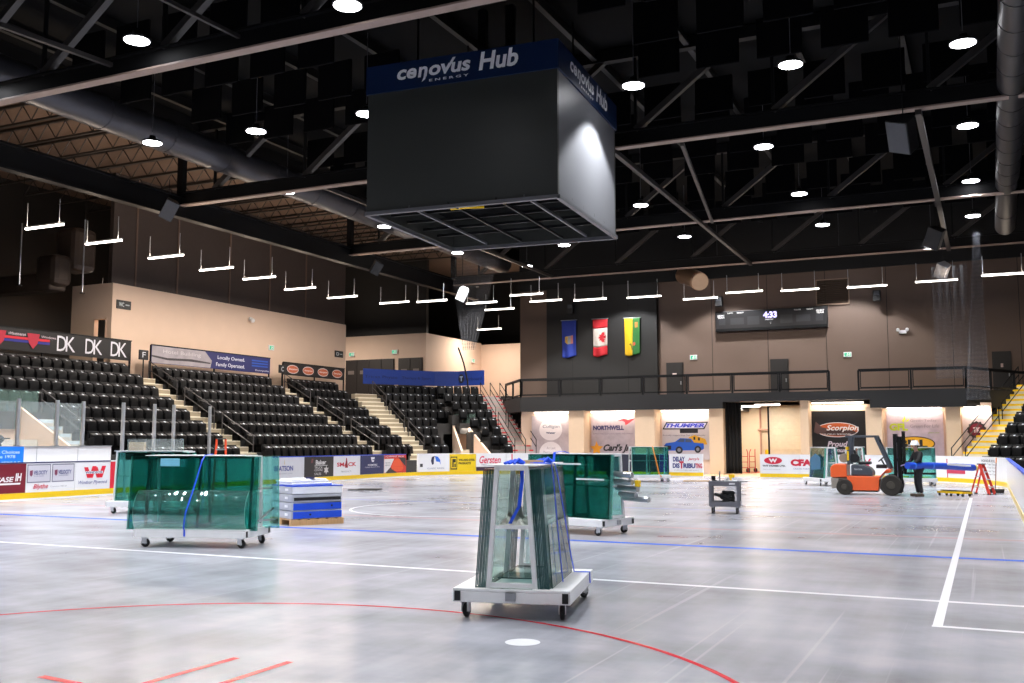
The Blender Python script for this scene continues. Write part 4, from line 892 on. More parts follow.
S.poly([[(.22,.42),(.42,.36),(.42,.58),(.24,.56)]], ink(225,175,60)); S.poly([rect(.42,.62,.36,.58)], ink(150,150,150)); S.poly([rect(.62,.78,.36,.58)], ink(205,120,110))
rd = pm('flag_red',(196,34,44),.7)
S = flag('red and white hanging flag with maple leaf turned sideways', -22.1,-21.1,7.05,9.38,None,[('red_band', rd, (0,1,0,.25)), ('white_field', pm('flag_white',(212,200,188),.7), (0,1,.25,.75)), ('red_band', rd, (0,1,.75,1))])
lf = [(0,.5),(.06,.14),(.04,.12),(.20,.15),(.17,.06),(.34,-.06),(.30,-.09),(.35,-.22),(.22,-.19),(.19,-.25),(.07,-.13),(.10,-.33),(.03,-.29),(0,-.36)]
lf = lf + [(-x, y) for x, y in lf[::-1]][1:-1]
S.poly([[(.5+y_*-.95+.1, .5+x*.42) for x, y_ in lf]], rd, 'leaf_emblem')
S = flag('yellow and green hanging flag split lengthwise', -20.0,-18.98,7.03,9.33,None,[('yellow_half', pm('flag_yellow',(226,180,20),.7), (0,.52,0,1)), ('green_half', pm('flag_green',(44,110,48),.7), (.52,1,0,1))])
S.poly([rect(.68,.86,.74,.88)], ink(200,120,50)); S.poly([ellipse(.62,.30,.08,.05)], ink(205,90,60)); S.poly([[(.3,.3),(.42,.34),(.48,.3),(.55,.2),(.5,.12),(.42,.26)]], ink(120,110,30))
gr = thing('air_grille', 'louvred metal air grille on the brown wall right of the clock', 'air grille', (-7.6,58.88,9.5))
MB().box(-8.5,-6.66,58.80,58.88,9.5,9.56).box(-8.5,-6.66,58.80,58.88,10.94,11.0).box(-8.5,-8.44,58.80,58.88,9.56,10.94).box(-6.72,-6.66,58.80,58.88,9.56,10.94).build('frame', pm('tan_metal',(150,124,104),.5), gr, world=True)
for k in range(12): MB().bar((-8.44,58.82,9.62+.115*k),(-6.72,58.82,9.62+.115*k),.09,.02,up=(0,.6,.8)).build('louvre', pm('tan_dark_metal',(84,70,60),.5), gr, world=True)
def speaker(label, loc, rot, w_=.42, d_=.36, h_=.6, m=BLACK, yoke=None, gl=BLACK):
    t = thing('hanging_speaker', label, 'speaker', loc); t.rotation_euler = rot
    MB().add([(-w_/2,-d_/2,-h_/2),(w_/2,-d_/2,-h_/2),(w_*.34,d_/2,-h_/2),(-w_*.34,d_/2,-h_/2),(-w_/2,-d_/2,h_/2),(w_/2,-d_/2,h_/2),(w_*.34,d_/2,h_/2),(-w_*.34,d_/2,h_/2)], [(3,2,1,0),(4,5,6,7),(0,1,5,4),(1,2,6,5),(2,3,7,6),(3,0,4,7)]).build('cabinet', m, t, bevel=.02)
    MB().box(-w_*.46,w_*.46,-d_/2-.012,-d_/2,-h_*.47,h_*.47).build('grille', gl, t)
    if yoke:
        q = t.rotation_euler.to_matrix().inverted() @ Vector((0,0,yoke)); MB().tube((0,0,0), q, .015, 6).build('suspension_cable', DARK, t)
GRS = pm('grey_speaker', (70,72,78), .5)
speaker('black speaker hung over the left stand beside the girder', (-28.9,29.2,10.9), (R(28),R(20),R(60)), .55,.5,.8,BLACK,1.2,GRS)
speaker('big grey-faced speaker hung below the second truss at right', (-1.8,30.6,10.7), (R(35),R(20),R(-30)), .75,.55,1.0,BLACK,3.6,GRS)
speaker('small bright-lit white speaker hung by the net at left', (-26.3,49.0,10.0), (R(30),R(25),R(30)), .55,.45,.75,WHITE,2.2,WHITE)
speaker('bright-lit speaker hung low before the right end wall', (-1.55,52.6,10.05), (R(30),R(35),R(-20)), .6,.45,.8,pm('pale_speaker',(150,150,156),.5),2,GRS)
speaker('black speaker hung high before the right end wall', (-1.6,46.2,10.5), (R(20),R(30),R(-20)), .7,.5,.9,BLACK,3)
speaker('black speaker hung beyond the long duct over the stand', (-28.5,43.5,10.8), (R(28),R(20),R(60)), .5,.45,.7,BLACK,1.3)
for i, (x, z) in enumerate(((-23.5,10.1),(-14.0,10.0),(-5.15,9.8))):
    t = thing('wall_speaker', 'small black wall speaker %s' % ('above the blue flag','left above the clock board','right of the wall grille')[i], 'speaker', (x,58.3,z)); MB().box(-.2,.2,-.15,.15,-.3,.3).build('cabinet', BLACK, t, bevel=.02); MB().box(-.05,.05,.15,.55,-.08,.08).build('bracket', DARK, t); MB().box(-.14,.14,-.165,-.15,.02,.25).build('grille', GRS, t)
t = thing('emergency_light', 'white twin emergency light on the brown wall at right', 'emergency light', (-3.92,58.88,7.8))
MB().box(-.2,.2,-.1,0,-.12,.06).build('case', WHITE, t)
for s in (-.24,.24): MB().tube((s,-.1,.1),(s,-.2,.06),.09,12).build('lamp_head', WHITE, t)
GEX = emis('exit_green', (90,215,165), 1.0)
for i, (x, y, z, rz, lb) in enumerate(((-15.75,58.86,6.78,0,'green exit sign left of the clock, on the brown wall'),(-6.87,58.86,6.62,0,'green exit sign below the wall grille'),(-39.7,57.7,7.75,0,'green exit sign above the wide dark lobby doors'),(-36.2,57.7,7.8,0,'green exit sign above the lobby double door'),(-35.95,44.4,6.95,pi/2,'small green sign high on the left beige wall'),(-33.7,64.5,7.6,pi/2,'small pale sign on the far beige wall'))):
    t = thing('exit_sign', lb, 'sign', (x,y,z), rz); MB().box(-.21,.21,-.03,.05,-.14,.14).build('case', WHITE, t); MB().box(-.17,.17,-.036,-.03,-.10,.10).build('lit_face', GEX, t)
    Sg = Sign(lambda u, w_, o: Vector((u,-.036-o,w_)), t, False); Sg.poly([ellipse(.0,.07,.025,.025,10), [(-.04,.04),(.04,.05),(.07,-.01),(.02,-.02),(.06,-.1),(.02,-.1),(-.02,-.04),(-.08,-.08),(-.06,-.02),(-.02,0)], rect(.09,.14,-.08,.08)], ink(235,245,240))
for x, y, z, rz, lb, tx in ((-35.97,33.75,8.05,pi/2,'dark washroom sign at the corner of the left beige wall','WC'),(-35.97,50.9,7.1,pi/2,'dark sign near the end of the left beige wall','D')):
    t = tag(MB().box(-.42,.42,-.02,.02,-.2,.2).build('wall_sign', BLACK, loc=(x,y,z), rz=rz), lb, 'sign'); Sg = Sign(lambda u, w_, o: Vector((u,-.02-o,w_)), t, False); Sg.text([(tx, -.3,.0,-.1,.1,dict(bold=.03))], ink(190,200,205)); Sg.poly([rect(.08,.32,-.03,.03)], ink(170,180,185))
t = thing('wall_camera', 'white dome camera high on the left beige wall', 'camera', (-35.9,42.6,8.3)); MB().box(-.12,.0,-.1,.1,0,.16).build('mount', WHITE, t); MB().ball((.08,0,-.02),.13).build('dome', WHITE, t, smooth=60)

for i, (x, y, z0, z1) in enumerate(((-36.0,28.2,8.2,10.8),(-36.0,31.4,8.3,11.6))):
    t = thing('hanging_rod', 'long thin grey rod hanging at the picture edge above the stand, %s' % ('outer one','inner one')[i], 'rod', (x,y,z0)); MB().tube((0,0,0),(0,0,z1-z0),.03,8).build('rod', ALU, t); MB().box(-.08,.08,-.08,.08,-.03,0).build('end_plate', DARK, t); MB().tube((0,0,z1-z0),(0,0,14.1-z0),.012,6).build('wire', DARK, t)
# ------------------------------------------------------------------ hanging nets
NETM = bpy.data.materials.new('fine_net'); NETM.use_nodes = True; nt = NETM.node_tree; nt.nodes.clear(); Ln = nt.links
no = nt.nodes.new('ShaderNodeOutputMaterial'); tr = nt.nodes.new('ShaderNodeBsdfTransparent'); df = nt.nodes.new('ShaderNodeBsdfDiffuse'); df.inputs['Color'].default_value = lin((120,122,128))+(1,)
wv = nt.nodes.new('ShaderNodeTexWave'); wv.bands_direction = 'Z'; wv.inputs['Scale'].default_value = 1.6; wv.inputs['Distortion'].default_value = 1; tcn = nt.nodes.new('ShaderNodeTexCoord'); Ln.new(tcn.outputs['Object'], wv.inputs['Vector'])
mr = nt.nodes.new('ShaderNodeMapRange'); mr.inputs['To Min'].default_value = .10; mr.inputs['To Max'].default_value = .22; Ln.new(wv.outputs['Fac'], mr.inputs['Value'])
mxs = nt.nodes.new('ShaderNodeMixShader'); Ln.new(mr.outputs['Result'], mxs.inputs['Fac']); Ln.new(tr.outputs['BSDF'], mxs.inputs[1]); Ln.new(df.outputs['BSDF'], mxs.inputs[2]); Ln.new(mxs.outputs['Shader'], no.inputs['Surface'])
NETD = NETM.copy(); NETD.name = 'gathered_net'
for n_ in NETD.node_tree.nodes:
    if n_.type == 'MAP_RANGE': n_.inputs['To Min'].default_value = .26; n_.inputs['To Max'].default_value = .40
def net(label, fn, nu=40, nv=24, m=None):
    t = tag(MB().grid(fn, nu, nv).build('safety_net', m or NETM, smooth=60), label, 'net'); return t
net('gathered grey safety net narrowing downward left of the flags', lambda u, v: (-28.2+3.2*u*(.25+.75*v)+.9*(1-v), 50.9+.12*sin(u*40), 7.0+5.4*v))
net('narrow gathered safety net hanging near the right end of the balcony', lambda u, v: (-.75+1.0*u*(1-.75*v)+.62*v, 49.3+.08*sin(u*36), 3.6+7.6*v), m=NETD)
net('striped hanging safety net beside the bright-lit right speaker', lambda u, v: (-1.95+1.5*u, 49.6+.05*sin(u*30), 4.6+5.2*v))
tag(MB().path([(-27.2,50.2,7.1),(-26.9,50.3,6.2),(-26.7,50.4,5.2),(-26.65,50.4,4.6)], .05).build('net_rope', DARK), 'dark rope end hanging from the gathered net over the blue banner', 'rope')
# ------------------------------------------------------------------ glass carts
CPOS = {}
def caster(t, x, y, ang=0.3, r=.07):
    c = MB(Matrix.Translation((x,y,0)) @ Matrix.Rotation(ang,4,'Z')).box(-.05,.05,-.05,.05,.155,.168).box(-.036,-.028,-.03,.05,.06,.155).box(.028,.036,-.03,.05,.06,.155).build('caster', WMETAL, t)
    T = Matrix.Translation((x,y,0)) @ Matrix.Rotation(ang,4,'Z') @ Matrix.Translation((-.024,.03,r)) @ Matrix.Rotation(pi/2,4,'Y')
    MB().lathe([(.03,.0),(r-.015,.0),(r,.012),(r,.036),(r-.015,.048),(.03,.048)], 20, T).build('wheel', RUBBER, c, smooth=40)
    MB().lathe([(.028,-.004),(.028,.052)], 12, T).build('hub', STEEL, c)
def glass_cart(label, loc, rz, W, L, bh=.235, th=.15, H=1.20, shelf=True, cap=True):
    t = thing('glass_cart', label, 'cart', (loc[0],loc[1],0), rz, 'white glass carts')
    MB().box(-W/2,W/2,-L/2,L/2,.27,.30).box(-W/2,W/2,-L/2,-L/2+.04,.165,.27).box(-W/2,W/2,L/2-.04,L/2,.165,.27).box(-W/2,-W/2+.04,-L/2+.04,L/2-.04,.165,.27).box(W/2-.04,W/2,-L/2+.04,L/2-.04,.165,.27).build('platform', WHITE, t, bevel=.006)
    for x in (-W/2+.05, W/2-.05):
        for y in (-L/2, L/2): MB().box(x-.03,x+.03,y-.012 if y<0 else y,y if y<0 else y+.012,.18,.275).build('bumper', BLACK, t)
    MB().box(-.05,.05,-L/2-.03,-L/2,.19,.27).build('hitch', STEEL, t)
    for x in (-W/2+.1, W/2-.1):
        for y in (-L/2+.13, L/2-.13): caster(t, x, y, random.uniform(-.5,.5))
    for y in (-L/2+.05, 0, L/2-.05):
        mb = MB()
        for s in (-1,1): mb.bar((s*bh,y,.30),(s*th,y,.30+H),.045,.045)
        mb.bar((-th,y,.28+H),(th,y,.28+H),.045,.045).bar((-(bh+th)/2,y,.30+H*.5),((bh+th)/2,y,.30+H*.5),.035,.035).bar((-bh,y,.335),(bh,y,.335),.045,.045)
        mb.build('end_frame', WMETAL, t)
    for s in (-1,1): MB().bar((s*th,-L/2+.05,.28+H),(s*th,L/2-.05,.28+H),.04,.04).build('side_rail', WMETAL, t)
    if shelf: MB().box(-(bh+th)/2+.02,(bh+th)/2-.02,-L/2+.06,L/2-.06,.30+H*.5-.012,.30+H*.5+.004).build('shelf', WMETAL, t)
    if cap: MB().box(-th-.13,th+.13,-L/2+.03,L/2-.15,.30+H,.312+H).build('top_board', WMETAL, t)  # white cap added for the bright reflection along the glass top edges
    return t
pane_cache = {}
def stack(cart, side, n, ln, ht, y0, name, bh=.235, th=.15, H=1.20, step=.0145, z0=.302, mats=None, group=None, first=0.0, tname='glass_sheet', grow=0):
    """n panes leaning on one side of the A-frame; each its own thing"""
    tilt = math.atan((bh-th)/H)*-side
    M = Matrix.Translation(cart.location) @ Matrix.Rotation(cart.rotation_euler.z,4,'Z')
    key = (ln, ht, tuple(m.name for m in (mats or (GLASS, EDGE))))
    for k in range(n):
        if key not in pane_cache:
            pane_cache[key] = MB().pane(-.006,.006,0,ln,0,ht,'x').build(tname, mats or [GLASS, EDGEM]); o = pane_cache[key]
        else: o = pane_cache[key].copy(); COL.objects.link(o)
        o.location = M @ Vector((side*(bh+.032+first+step*k), y0+random.uniform(-.008,.008)+grow*k, z0)); o.rotation_euler = (0, tilt, cart.rotation_euler.z)
        tag(o, 'green glass pane, %s out from the frame, %s' % (ORD[k], name), 'glass pane', group or ('glass panes '+name))
    return M
# nearest cart
c1 = glass_cart('white wheeled glass cart nearest to the viewer, seen end-on', (-4.475,9.83), R(13.5), 1.18, 1.72)
stack(c1, -1, 8, 1.42, 1.17, -.80, 'left stack of the nearest cart', mats=[GLASSN, EDGE])
M1 = stack(c1, 1, 8, 1.42, 1.17, -.80, 'right stack of the nearest cart', mats=[GLASSN, EDGE])
def on(M, v): return M @ Vector(v)
o = MB().pane(-.006,.006,0,1.3,0,.62,'x').build('glass_sheet', [GLASSL, EDGE]); o.location = on(M1, (.235+.032+.0145*8+.006,-.72,.302)); o.rotation_euler = (0,-math.atan(.085/1.2),R(13.5)); tag(o, 'short half-height glass pane on the outer right side of the nearest cart', 'glass pane')
o = MB().pane(-.45,.45,-.006,.006,0,1.1,'y').build('glass_sheet', [GLASSL, EDGEL]); o.data.transform(Matrix.Scale(.36,4,(1,0,0))); o.location = on(M1, (0,.77,.35)); o.rotation_euler = (0,0,R(13.5)); tag(o, 'narrow glass pane between the end posts at the back of the nearest cart', 'glass pane')
for k in range(4):
    o = MB().pane(-.028,.028,-.006,.006,0,.98,'y').build('glass_strip', [GLASSL, EDGEL]); o.location = on(M1, (-.13+.075*k,.60-.02*k,.925 if False else .38)); o.rotation_euler = (0,0,R(13.5))
    tag(o, 'narrow upright glass strip inside the nearest cart frame, %s from left' % ORD[k], 'glass strip', 'glass strips in the nearest cart')
tag(MB().pane(-.20,.20,-.5,.5,0,.012,'z').build('glass_sheet', [GLASS, EDGE], loc=on(M1, (0,-.05,.362)), rz=R(13.5)), 'green glass pane lying flat low inside the nearest cart', 'glass pane')
def strap(label, M, pts, m=STRAP, w_=.04, side=(0,1,0)):
    sd = M.to_3x3() @ Vector(side)
    return tag(MB().ribbon([M @ Vector(p) for p in pts], w_, .006, sd).build('ratchet_strap', m), label, 'strap')
xo = .235+.032+.0145*8+.03
strap('blue strap slanting down the right glass of the nearest cart', M1, [(.10,-.15,1.525),(.318,-.12,1.515),(.34,-.1,1.42),(.38,.15,.95),(.41,.4,.5),(.43,.5,.315),(.594,.56,.308),(.598,.56,.19)], w_=.05)
strap('second thinner blue strap on the right glass of the nearest cart', M1, [(.1,-.35,1.525),(.318,-.34,1.515),(.34,-.34,1.4),(.38,-.36,.94),(.42,-.30,.4),(.428,-.28,.31)], w_=.035)
strap('blue strap hanging inside the frame of the nearest cart', M1, [(.10,-.78,1.49),(.10,-.79,1.35),(.07,-.79,1.1),(.0,-.78,.98),(-.03,-.75,.93)], w_=.035, side=(1,0,0))
o = MB(); rq = random.Random(11); bumps = [(rq.uniform(.1,.9), rq.uniform(.1,.9), rq.uniform(.05,.13), rq.uniform(.02,.07)) for _ in range(46)]
def rag(u, v):
    e = min(1, 6*min(u,1-u))*min(1, 6*min(v,1-v)); z = sum(h_*math.exp(-((u-bx_)**2+(v-by_)**2)/(r_*r_)) for bx_, by_, r_, h_ in bumps)
    z = abs(z-.05)+.03*sin(17*u+9*v)*sin(23*v-5*u)
    return (-.155+.31*u+.012*sin(31*v), -.2+.62*v+.012*sin(29*u), max(.004, e*(.03+z*.85)))
o.grid(rag, 44, 60)
tag(o.build('rag_pile', pm('white_cloth', (215,212,204), .9, bump=.3), loc=on(M1, (0,-.58,.906)), rz=R(13.5), smooth=60), 'heap of white rags on the middle shelf of the nearest cart', 'rags')
for k, (x, y, lb) in enumerate(((-.02,-.55,'bunched blue strap end on top of the nearest cart, left one'),(.14,.25,'bunched blue strap end on top of the nearest cart, right one'))):
    mb = MB()
    for j in range(3): mb.path([on(M1,(x-.1+.05*j,y-.06,1.52)),on(M1,(x-.04+.04*j,y,1.545+.01*j)),on(M1,(x+.06+.02*j,y+.05-.03*j,1.525))], .016)
    tag(mb.build('strap_end', STRAP), lb, 'strap')
tag(MB().box(-.14,.14,-.09,.09,0,.02).box(-.10,.16,-.05,.07,.02,.034).build('wood_block', pm('pale_wood',(176,150,118),.7,stretch=(1,12,1)), loc=on(M1,(.03,-.1,1.512)), rz=.8, bevel=.004), 'flat piece of wood on top of the nearest cart', 'wood')

# left cart with curved sheet
c2 = glass_cart('white glass cart at left carrying big green sheets and a curved sheet', (-12.05,13.22), R(-73.1), 1.05, 1.95)
M2 = stack(c2, 1, 7, 2.28, 1.22, -1.20, 'front side of the left cart', z0=.275)
stack(c2, -1, 4, 2.28, 1.22, -1.05, 'rear side of the left cart', z0=.275)
CURV = glass('curved_acrylic', (.90,.985,.975), gloss=.16, haze=.025, hazecol=(190,225,220))
prof = [(.505,.302),(.56,.40),(.585,.52),(.575,.64),(.54,.75),(.48,.85),(.40,.925)]
mb = MB(); nP = 24
def cprof(v):
    q = v*(len(prof)-1); i = min(int(q), len(prof)-2); f = q-i; return prof[i][0]+(prof[i+1][0]-prof[i][0])*f, prof[i][1]+(prof[i+1][1]-prof[i][1])*f
tag(MB(M2).grid(lambda u, v: (cprof(v)[0]-.01, -.98+1.95*u, cprof(v)[1]+.002), 2, nP).build('curved_sheet', [CURV, EDGEL], smooth=60, solid=.014), 'clear curved plastic sheet lying along the front of the left cart', 'sheet')
e_ = MB(M2)
strap('blue strap running over the curved sheet of the left cart', M2, [(.0,.12,1.53),(.28,.12,1.51),(.38,.12,1.42),(.49,.05,1.0),(.607,-.03,.58),(.603,-.05,.46),(.56,-.08,.31),(.535,-.08,.30),(.53,-.08,.19)], w_=.024)
for k, z in enumerate((.95,.62,.42)):
    tag(MB(M2).bar((-.35,1.06+.04*k,z),(.36,1.12,z+.02-.2*(k==1)),.03,.03).build('clamp_bar', STEEL), 'steel clamp bar at the right end of the left cart, %s from top' % ORD[k], 'clamp bar', 'clamp bars of the left cart')
tag(MB(M2).box(.372,.376,-.62,-.28,1.33,1.46).build('film_patch', pm('pale_blue_film',(120,190,215),.4)), 'pale blue film patch near the top of the left cart glass', 'film')
# cart behind it
c3 = glass_cart('white glass cart half hidden behind the left cart', (-18.55,18.6), R(-73.1), 1.05, 1.95)
M3 = stack(c3, 1, 6, 2.0, 1.17, -.85, 'cart behind the left cart')
tag(MB(M3).pane(-.006,.006,-.75,.72,1.512,1.80,'x').build('clear_sheet', [CLEAR, EDGEL]), 'clear sheet standing on edge on top of the hidden left cart', 'sheet')
tag(MB(M3).box(-.15,-.05,-.75,-.35,1.512,1.72).build('wood_board', pm('pale_wood',(176,150,118),.7,stretch=(1,12,1))), 'pale wooden board behind the clear sheet on the hidden cart', 'board')
# middle cart
c4 = glass_cart('white glass cart in mid floor behind the nearest cart', (-7.15,18.22), R(74.3), 1.05, 1.75)
M4 = stack(c4, -1, 8, 2.02, 1.19, -.92, 'front side of the middle cart')
stack(c4, 1, 3, 1.9, 1.17, -.8, 'rear side of the middle cart')
strap('blue strap over the top of the middle cart glass', M4, [(.2,.42,1.5),(.0,.42,1.55),(-.31,.40,1.53),(-.38,.38,1.3),(-.40,.38,1.05)], w_=.06)
for k, (z, a, b, c_) in enumerate(((1.12,-1.3,-.7,STEEL),(.98,-1.25,-.75,ALU),(.86,-1.32,-.8,STEEL),(.74,-1.22,-.82,ALU),(.66,-1.45,-.85,ALU))):
    tag(MB(M4).tube((-.15+.08*k,a,z),(-.1+.08*k,b,z+.02),.055,12).build('metal_roll', c_), 'grey metal tube at the right end of the middle cart, %s from top' % ORD[k], 'tube', 'tubes on the middle cart')
tag(MB(M4).box(-.02,.08,-1.34,-1.26,.90,1.02).build('yellow_clip', YEL, bevel=.01), 'small yellow clip at the right end of the middle cart', 'clip')
for k, (ya, yb, z) in enumerate(((-.3,.62,1.30),(-.85,-.2,1.02))):
    tag(MB(M4).box(-.405+.02*(k==0)-.012,-.40+.02*(k==0)-.012,ya,yb,z,z+.028).build('tape_strip', WHITE), 'white tape strip on the middle cart glass, %s one' % ('upper','lower')[k], 'tape')
# far cart, right carts
c5 = glass_cart('white glass cart far off before the navy-lettered wall banner', (-13.3,41.9), R(-55), 1.05, 1.7)
M5 = stack(c5, 1, 6, 1.62, 1.19, -.80, 'far cart by the purple-ended board')
strap('orange strap down the glass of the far cart', M5, [(.0,.12,1.53),(.28,.12,1.51),(.35,.12,1.4),(.40,.3,.6),(.41,.36,.31),(.53,.38,.30),(.53,.4,.2)], ink(225,140,50), .05)
c6 = glass_cart('white glass cart behind the forklift tail', (-5.9,41.4), R(30), 1.05, 1.75)
M6 = stack(c6, -1, 5, 1.45, 1.17, -.80, 'left stack of the cart behind the forklift'); stack(c6, 1, 5, 1.45, 1.17, -.80, 'right stack of the cart behind the forklift')
tag(MB(M6).extr([(-.6,.35),(.4,.3),(.45,.75),(-.1,.95),(-.6,.8)], .0, .012, Matrix(((0,0,1,-.352),(1,0,0,0),(0,1,0,.302),(0,0,0,1)))).build('blue_film', pm('blue_film_plastic',(40,110,150),.4)), 'blue film on the left glass of the cart behind the forklift', 'film')
c7 = glass_cart('white glass cart behind the man in the white hard hat', (-2.75,42.6), R(-78), 1.05, 1.8)
M7 = stack(c7, 1, 5, 1.75, 1.17, -.85, 'cart behind the standing man')
c8 = glass_cart('small part of a white glass cart seen through the forklift cab', (-4.98,43.7), R(20), 1.05, 1.5)
stack(c8, 1, 4, 1.3, 1.17, -.7, 'cart seen through the forklift cab')

# ------------------------------------------------------------------ pallet with crates
pr = R(62); PM = Matrix.Translation((-13.25,17.67,0)) @ Matrix.Rotation(pr,4,'Z')
WOOD = pm('pallet_wood', (190,150,104), .75, var=.14, scale=4, stretch=(10,1,1))
t = thing('wooden_pallet', 'wooden pallet under the pile of blue and white crates', 'pallet', (-13.25,17.67,0), pr)
for y in (-.5,0,.5): MB().box(-.6,.6,y-.05,y+.05,0,.11).build('bearer', WOOD, t)
for k in range(6): MB().box(-.6+.21*k,-.45+.21*k,-.55,.55,.11,.13).build('deck_board', WOOD, t)
GREYC = pm('grey_crate', (178,180,186), .4)
DBL = pm('deep_blue_crate', (14,72,205), .4)
for k, (nm, cl) in enumerate((('lowest blue-fronted crate of the pile',DBL),('second blue-fronted crate of the pile',DBL),('grey crate with black front slot in the pile',BLACK),('top white-fronted crate of the pile with blue rim',WHITE))):
    z = .132+.172*k; off = ((.0,.0),(-.01,.01),(.0,-.005),(.0,.0))[k]
    p = PM @ Vector((off[0],off[1],z)); t = thing('storage_crate', nm, 'crate', p, pr+(.0,.02,-.01,.0)[k], 'crates on the pallet')
    MB().box(-.57,.57,-.52,.52,0,.165).build('body', GREYC if k < 3 else WHITE, t, bevel=.012)
    if k == 2: MB().box(-.53,.53,-.53,-.52,.035,.10).build('front_slot', BLACK, t)
    else: MB().box(-.55,.56,-.532,-.52,.01,.15).build('front_panel', cl, t)
    if k == 3: MB().box(-.58,.58,-.536,.53,.15,.168).build('rim', BLUE, t)
    MB().box(-.578,-.57,-.5,.5,.01,.15).build('end_panel', GREYC, t)
    for y in (-.25,.18): MB().box(-.586,-.578,y-.07,y+.07,.06,.11).build('label_card', WHITE, t)
    if k < 2: MB().tube((.33-.5*(k==0),-.538,.085),(.33-.5*(k==0),-.532,.085),.022,12).build('lock', BLACK, t)
mb = MB(); mb.box(-.55,.40,-.36,.36,0,.05).box(-.56,.34,-.33,.37,.05,.10).box(-.5,.3,-.3,.3,.10,.13)
tag(mb.build('white_sheets', pm('white_foam',(236,236,240),.7), loc=PM @ Vector((0,0,.82)), rz=pr+.05, bevel=.02), 'loose white foam sheets on top of the crate pile', 'sheets')
tag(MB().box(-.09,.09,-.04,.04,0,.03).box(.02,.07,-.07,.05,.0,.02).build('parts_bag', NAVY, loc=PM @ Vector((-.05,-.24,.952)), rz=.4), 'small dark parts lying on the white foam sheets', 'parts')
# ------------------------------------------------------------------ tool cart
GP = pm('grey_cart_plastic', (104,104,112), .5)
t = thing('tool_cart', 'grey two-shelf tool cart standing alone on mid floor', 'cart', (-5.82,24.45,0), R(9))
for z0, nm in ((.17,'lower_tray'),(.66,'upper_tray')):
    MB().box(-.35,.35,-.26,.26,z0,z0+.03).box(-.35,.35,-.28,-.25,z0,z0+.12).box(-.35,.35,.25,.28,z0,z0+.12).box(-.37,-.34,-.28,.28,z0,z0+.12).box(.34,.37,-.28,.28,z0,z0+.12).build(nm, GP, t, bevel=.012)
for x in (-.33,.33):
    for y in (-.24,.24): MB().box(x-.04,x+.04,y-.04,y+.04,.25,.70).build('leg', GP, t, bevel=.012)
MB().box(.36,.56,-.2,.2,.755,.785).build('handle', GP, t, bevel=.012)
MB().box(.12,.26,-.285,-.28,.70,.74).build('label_card', WHITE, t)
for x in (-.29,.29):
    for y in (-.2,.2):
        c = MB().box(x-.03,x+.03,y-.03,y+.03,.14,.17).box(x-.03,x-.022,y-.02,y+.02,.06,.14).box(x+.022,x+.03,y-.02,y+.02,.06,.14).build('caster', STEEL, t); MB().tube((x-.02,y,.07),(x+.02,y,.07),.07,16).build('wheel', RUBBER, c)
TM = Matrix.Translation((-5.82,24.45,0)) @ Matrix.Rotation(R(9),4,'Z')
mb = MB(TM); rh = random.Random(5)
for k in range(9):
    cx_, cy_, rr_ = rh.uniform(-.1,.1), rh.uniform(-.06,.06), rh.uniform(.10,.17); ti, tj = rh.uniform(-.9,.9), rh.uniform(-.5,.5); zc = .30+.022*k
    mb.path([(cx_+rr_*cos(q), cy_+rr_*.8*sin(q), max(.235, zc+rr_*.55*(ti*cos(q)+tj*sin(q)))) for q in [2*pi*j/14 for j in range(15)]], .03)
mb.path([(-.1,-.15,.235),(.1,-.18,.235),(.22,-.12,.24),(.28,-.04,.25)], .03)
tag(mb.build('hose_bundle', pm('black_hose',(20,20,22),.6)), 'black bundle of hose on the lower tray of the tool cart', 'hose')
for nm, lb, ct, mbx, m in (('bench_vise','dark bench vise on the left of the tool cart top','vise',MB(TM).box(-.3,-.2,-.06,.06,.69,.80).box(-.32,-.22,-.04,.02,.80,.90).tube((-.27,-.12,.85),(-.27,.06,.85),.02),DARK),
   ('grease_gun','upright metal rod tool on the tool cart top','tool',MB(TM).tube((-.12,0,.69),(-.12,0,1.02),.018).box(-.16,-.08,-.03,.03,.69,.73),STEEL),
   ('drill','yellow cordless drill on the tool cart top','drill',MB(TM).box(.10,.24,-.05,.03,.86,.94).box(.12,.17,-.04,.02,.74,.87).box(.10,.20,-.06,.04,.69,.75),YEL),
   ('parts_tray','white parts tray on the tool cart top','tray',MB(TM).box(.0,.3,-.2,-.08,.69,.80),WHITE),
   ('metal_offcut','shiny metal offcut on the tool cart top','metal',MB(TM).bar((-.05,.1,.75),(.08,.02,.82),.06,.03),STEEL)):
    tag(mbx.build(nm, m, bevel=.004), lb, ct)

# ------------------------------------------------------------------ forklift
FO = pm('forklift_orange', (236,98,44), .35, var=.03, coat=.3); FG = pm('forklift_grey', (66,72,82), .45); FL = pm('forklift_pale_grey', (150,142,132), .5)
fk = thing('forklift', 'orange forklift with dark mast beside the man in hard hat', 'forklift', (-4.25,34.95,0))
Tx = Matrix(((1,0,0,0),(0,0,-1,0),(0,1,0,0),(0,0,0,1)))
MB().extr([(-.44,.56),(-.44,.86),(-.38,.97),(-.28,1.0),(.08,1.0),(.08,.56)], -.5, .5, Tx).build('counterweight', FO, fk, bevel=.04)
MB().extr([(-.43,.2),(-.43,.55),(.08,.55),(.08,.5),(-.15,.5),(-.25,.35),(-.25,.2)], -.46, .46, Tx).build('tail_skirt', FL, fk, bevel=.02)
MB().extr([(.08,.15),(.08,.62),(.9,.60),(1.1,.62),(1.3,.84),(1.42,.86),(1.46,.74),(1.2,.70),(1.08,.52),(1.05,.15)], -.5, .5, Tx).build('chassis', FO, fk, bevel=.02)
MB().box(.2,1.0,-.35,.35,.1,.3).build('underbody', DARK, fk)
MB().extr([(.2,.62),(.2,.94),(.26,.99),(.62,.95),(.78,.88),(.88,.76),(.88,.62)], -.42, .42, Tx).build('engine_hood', FG, fk, bevel=.03)
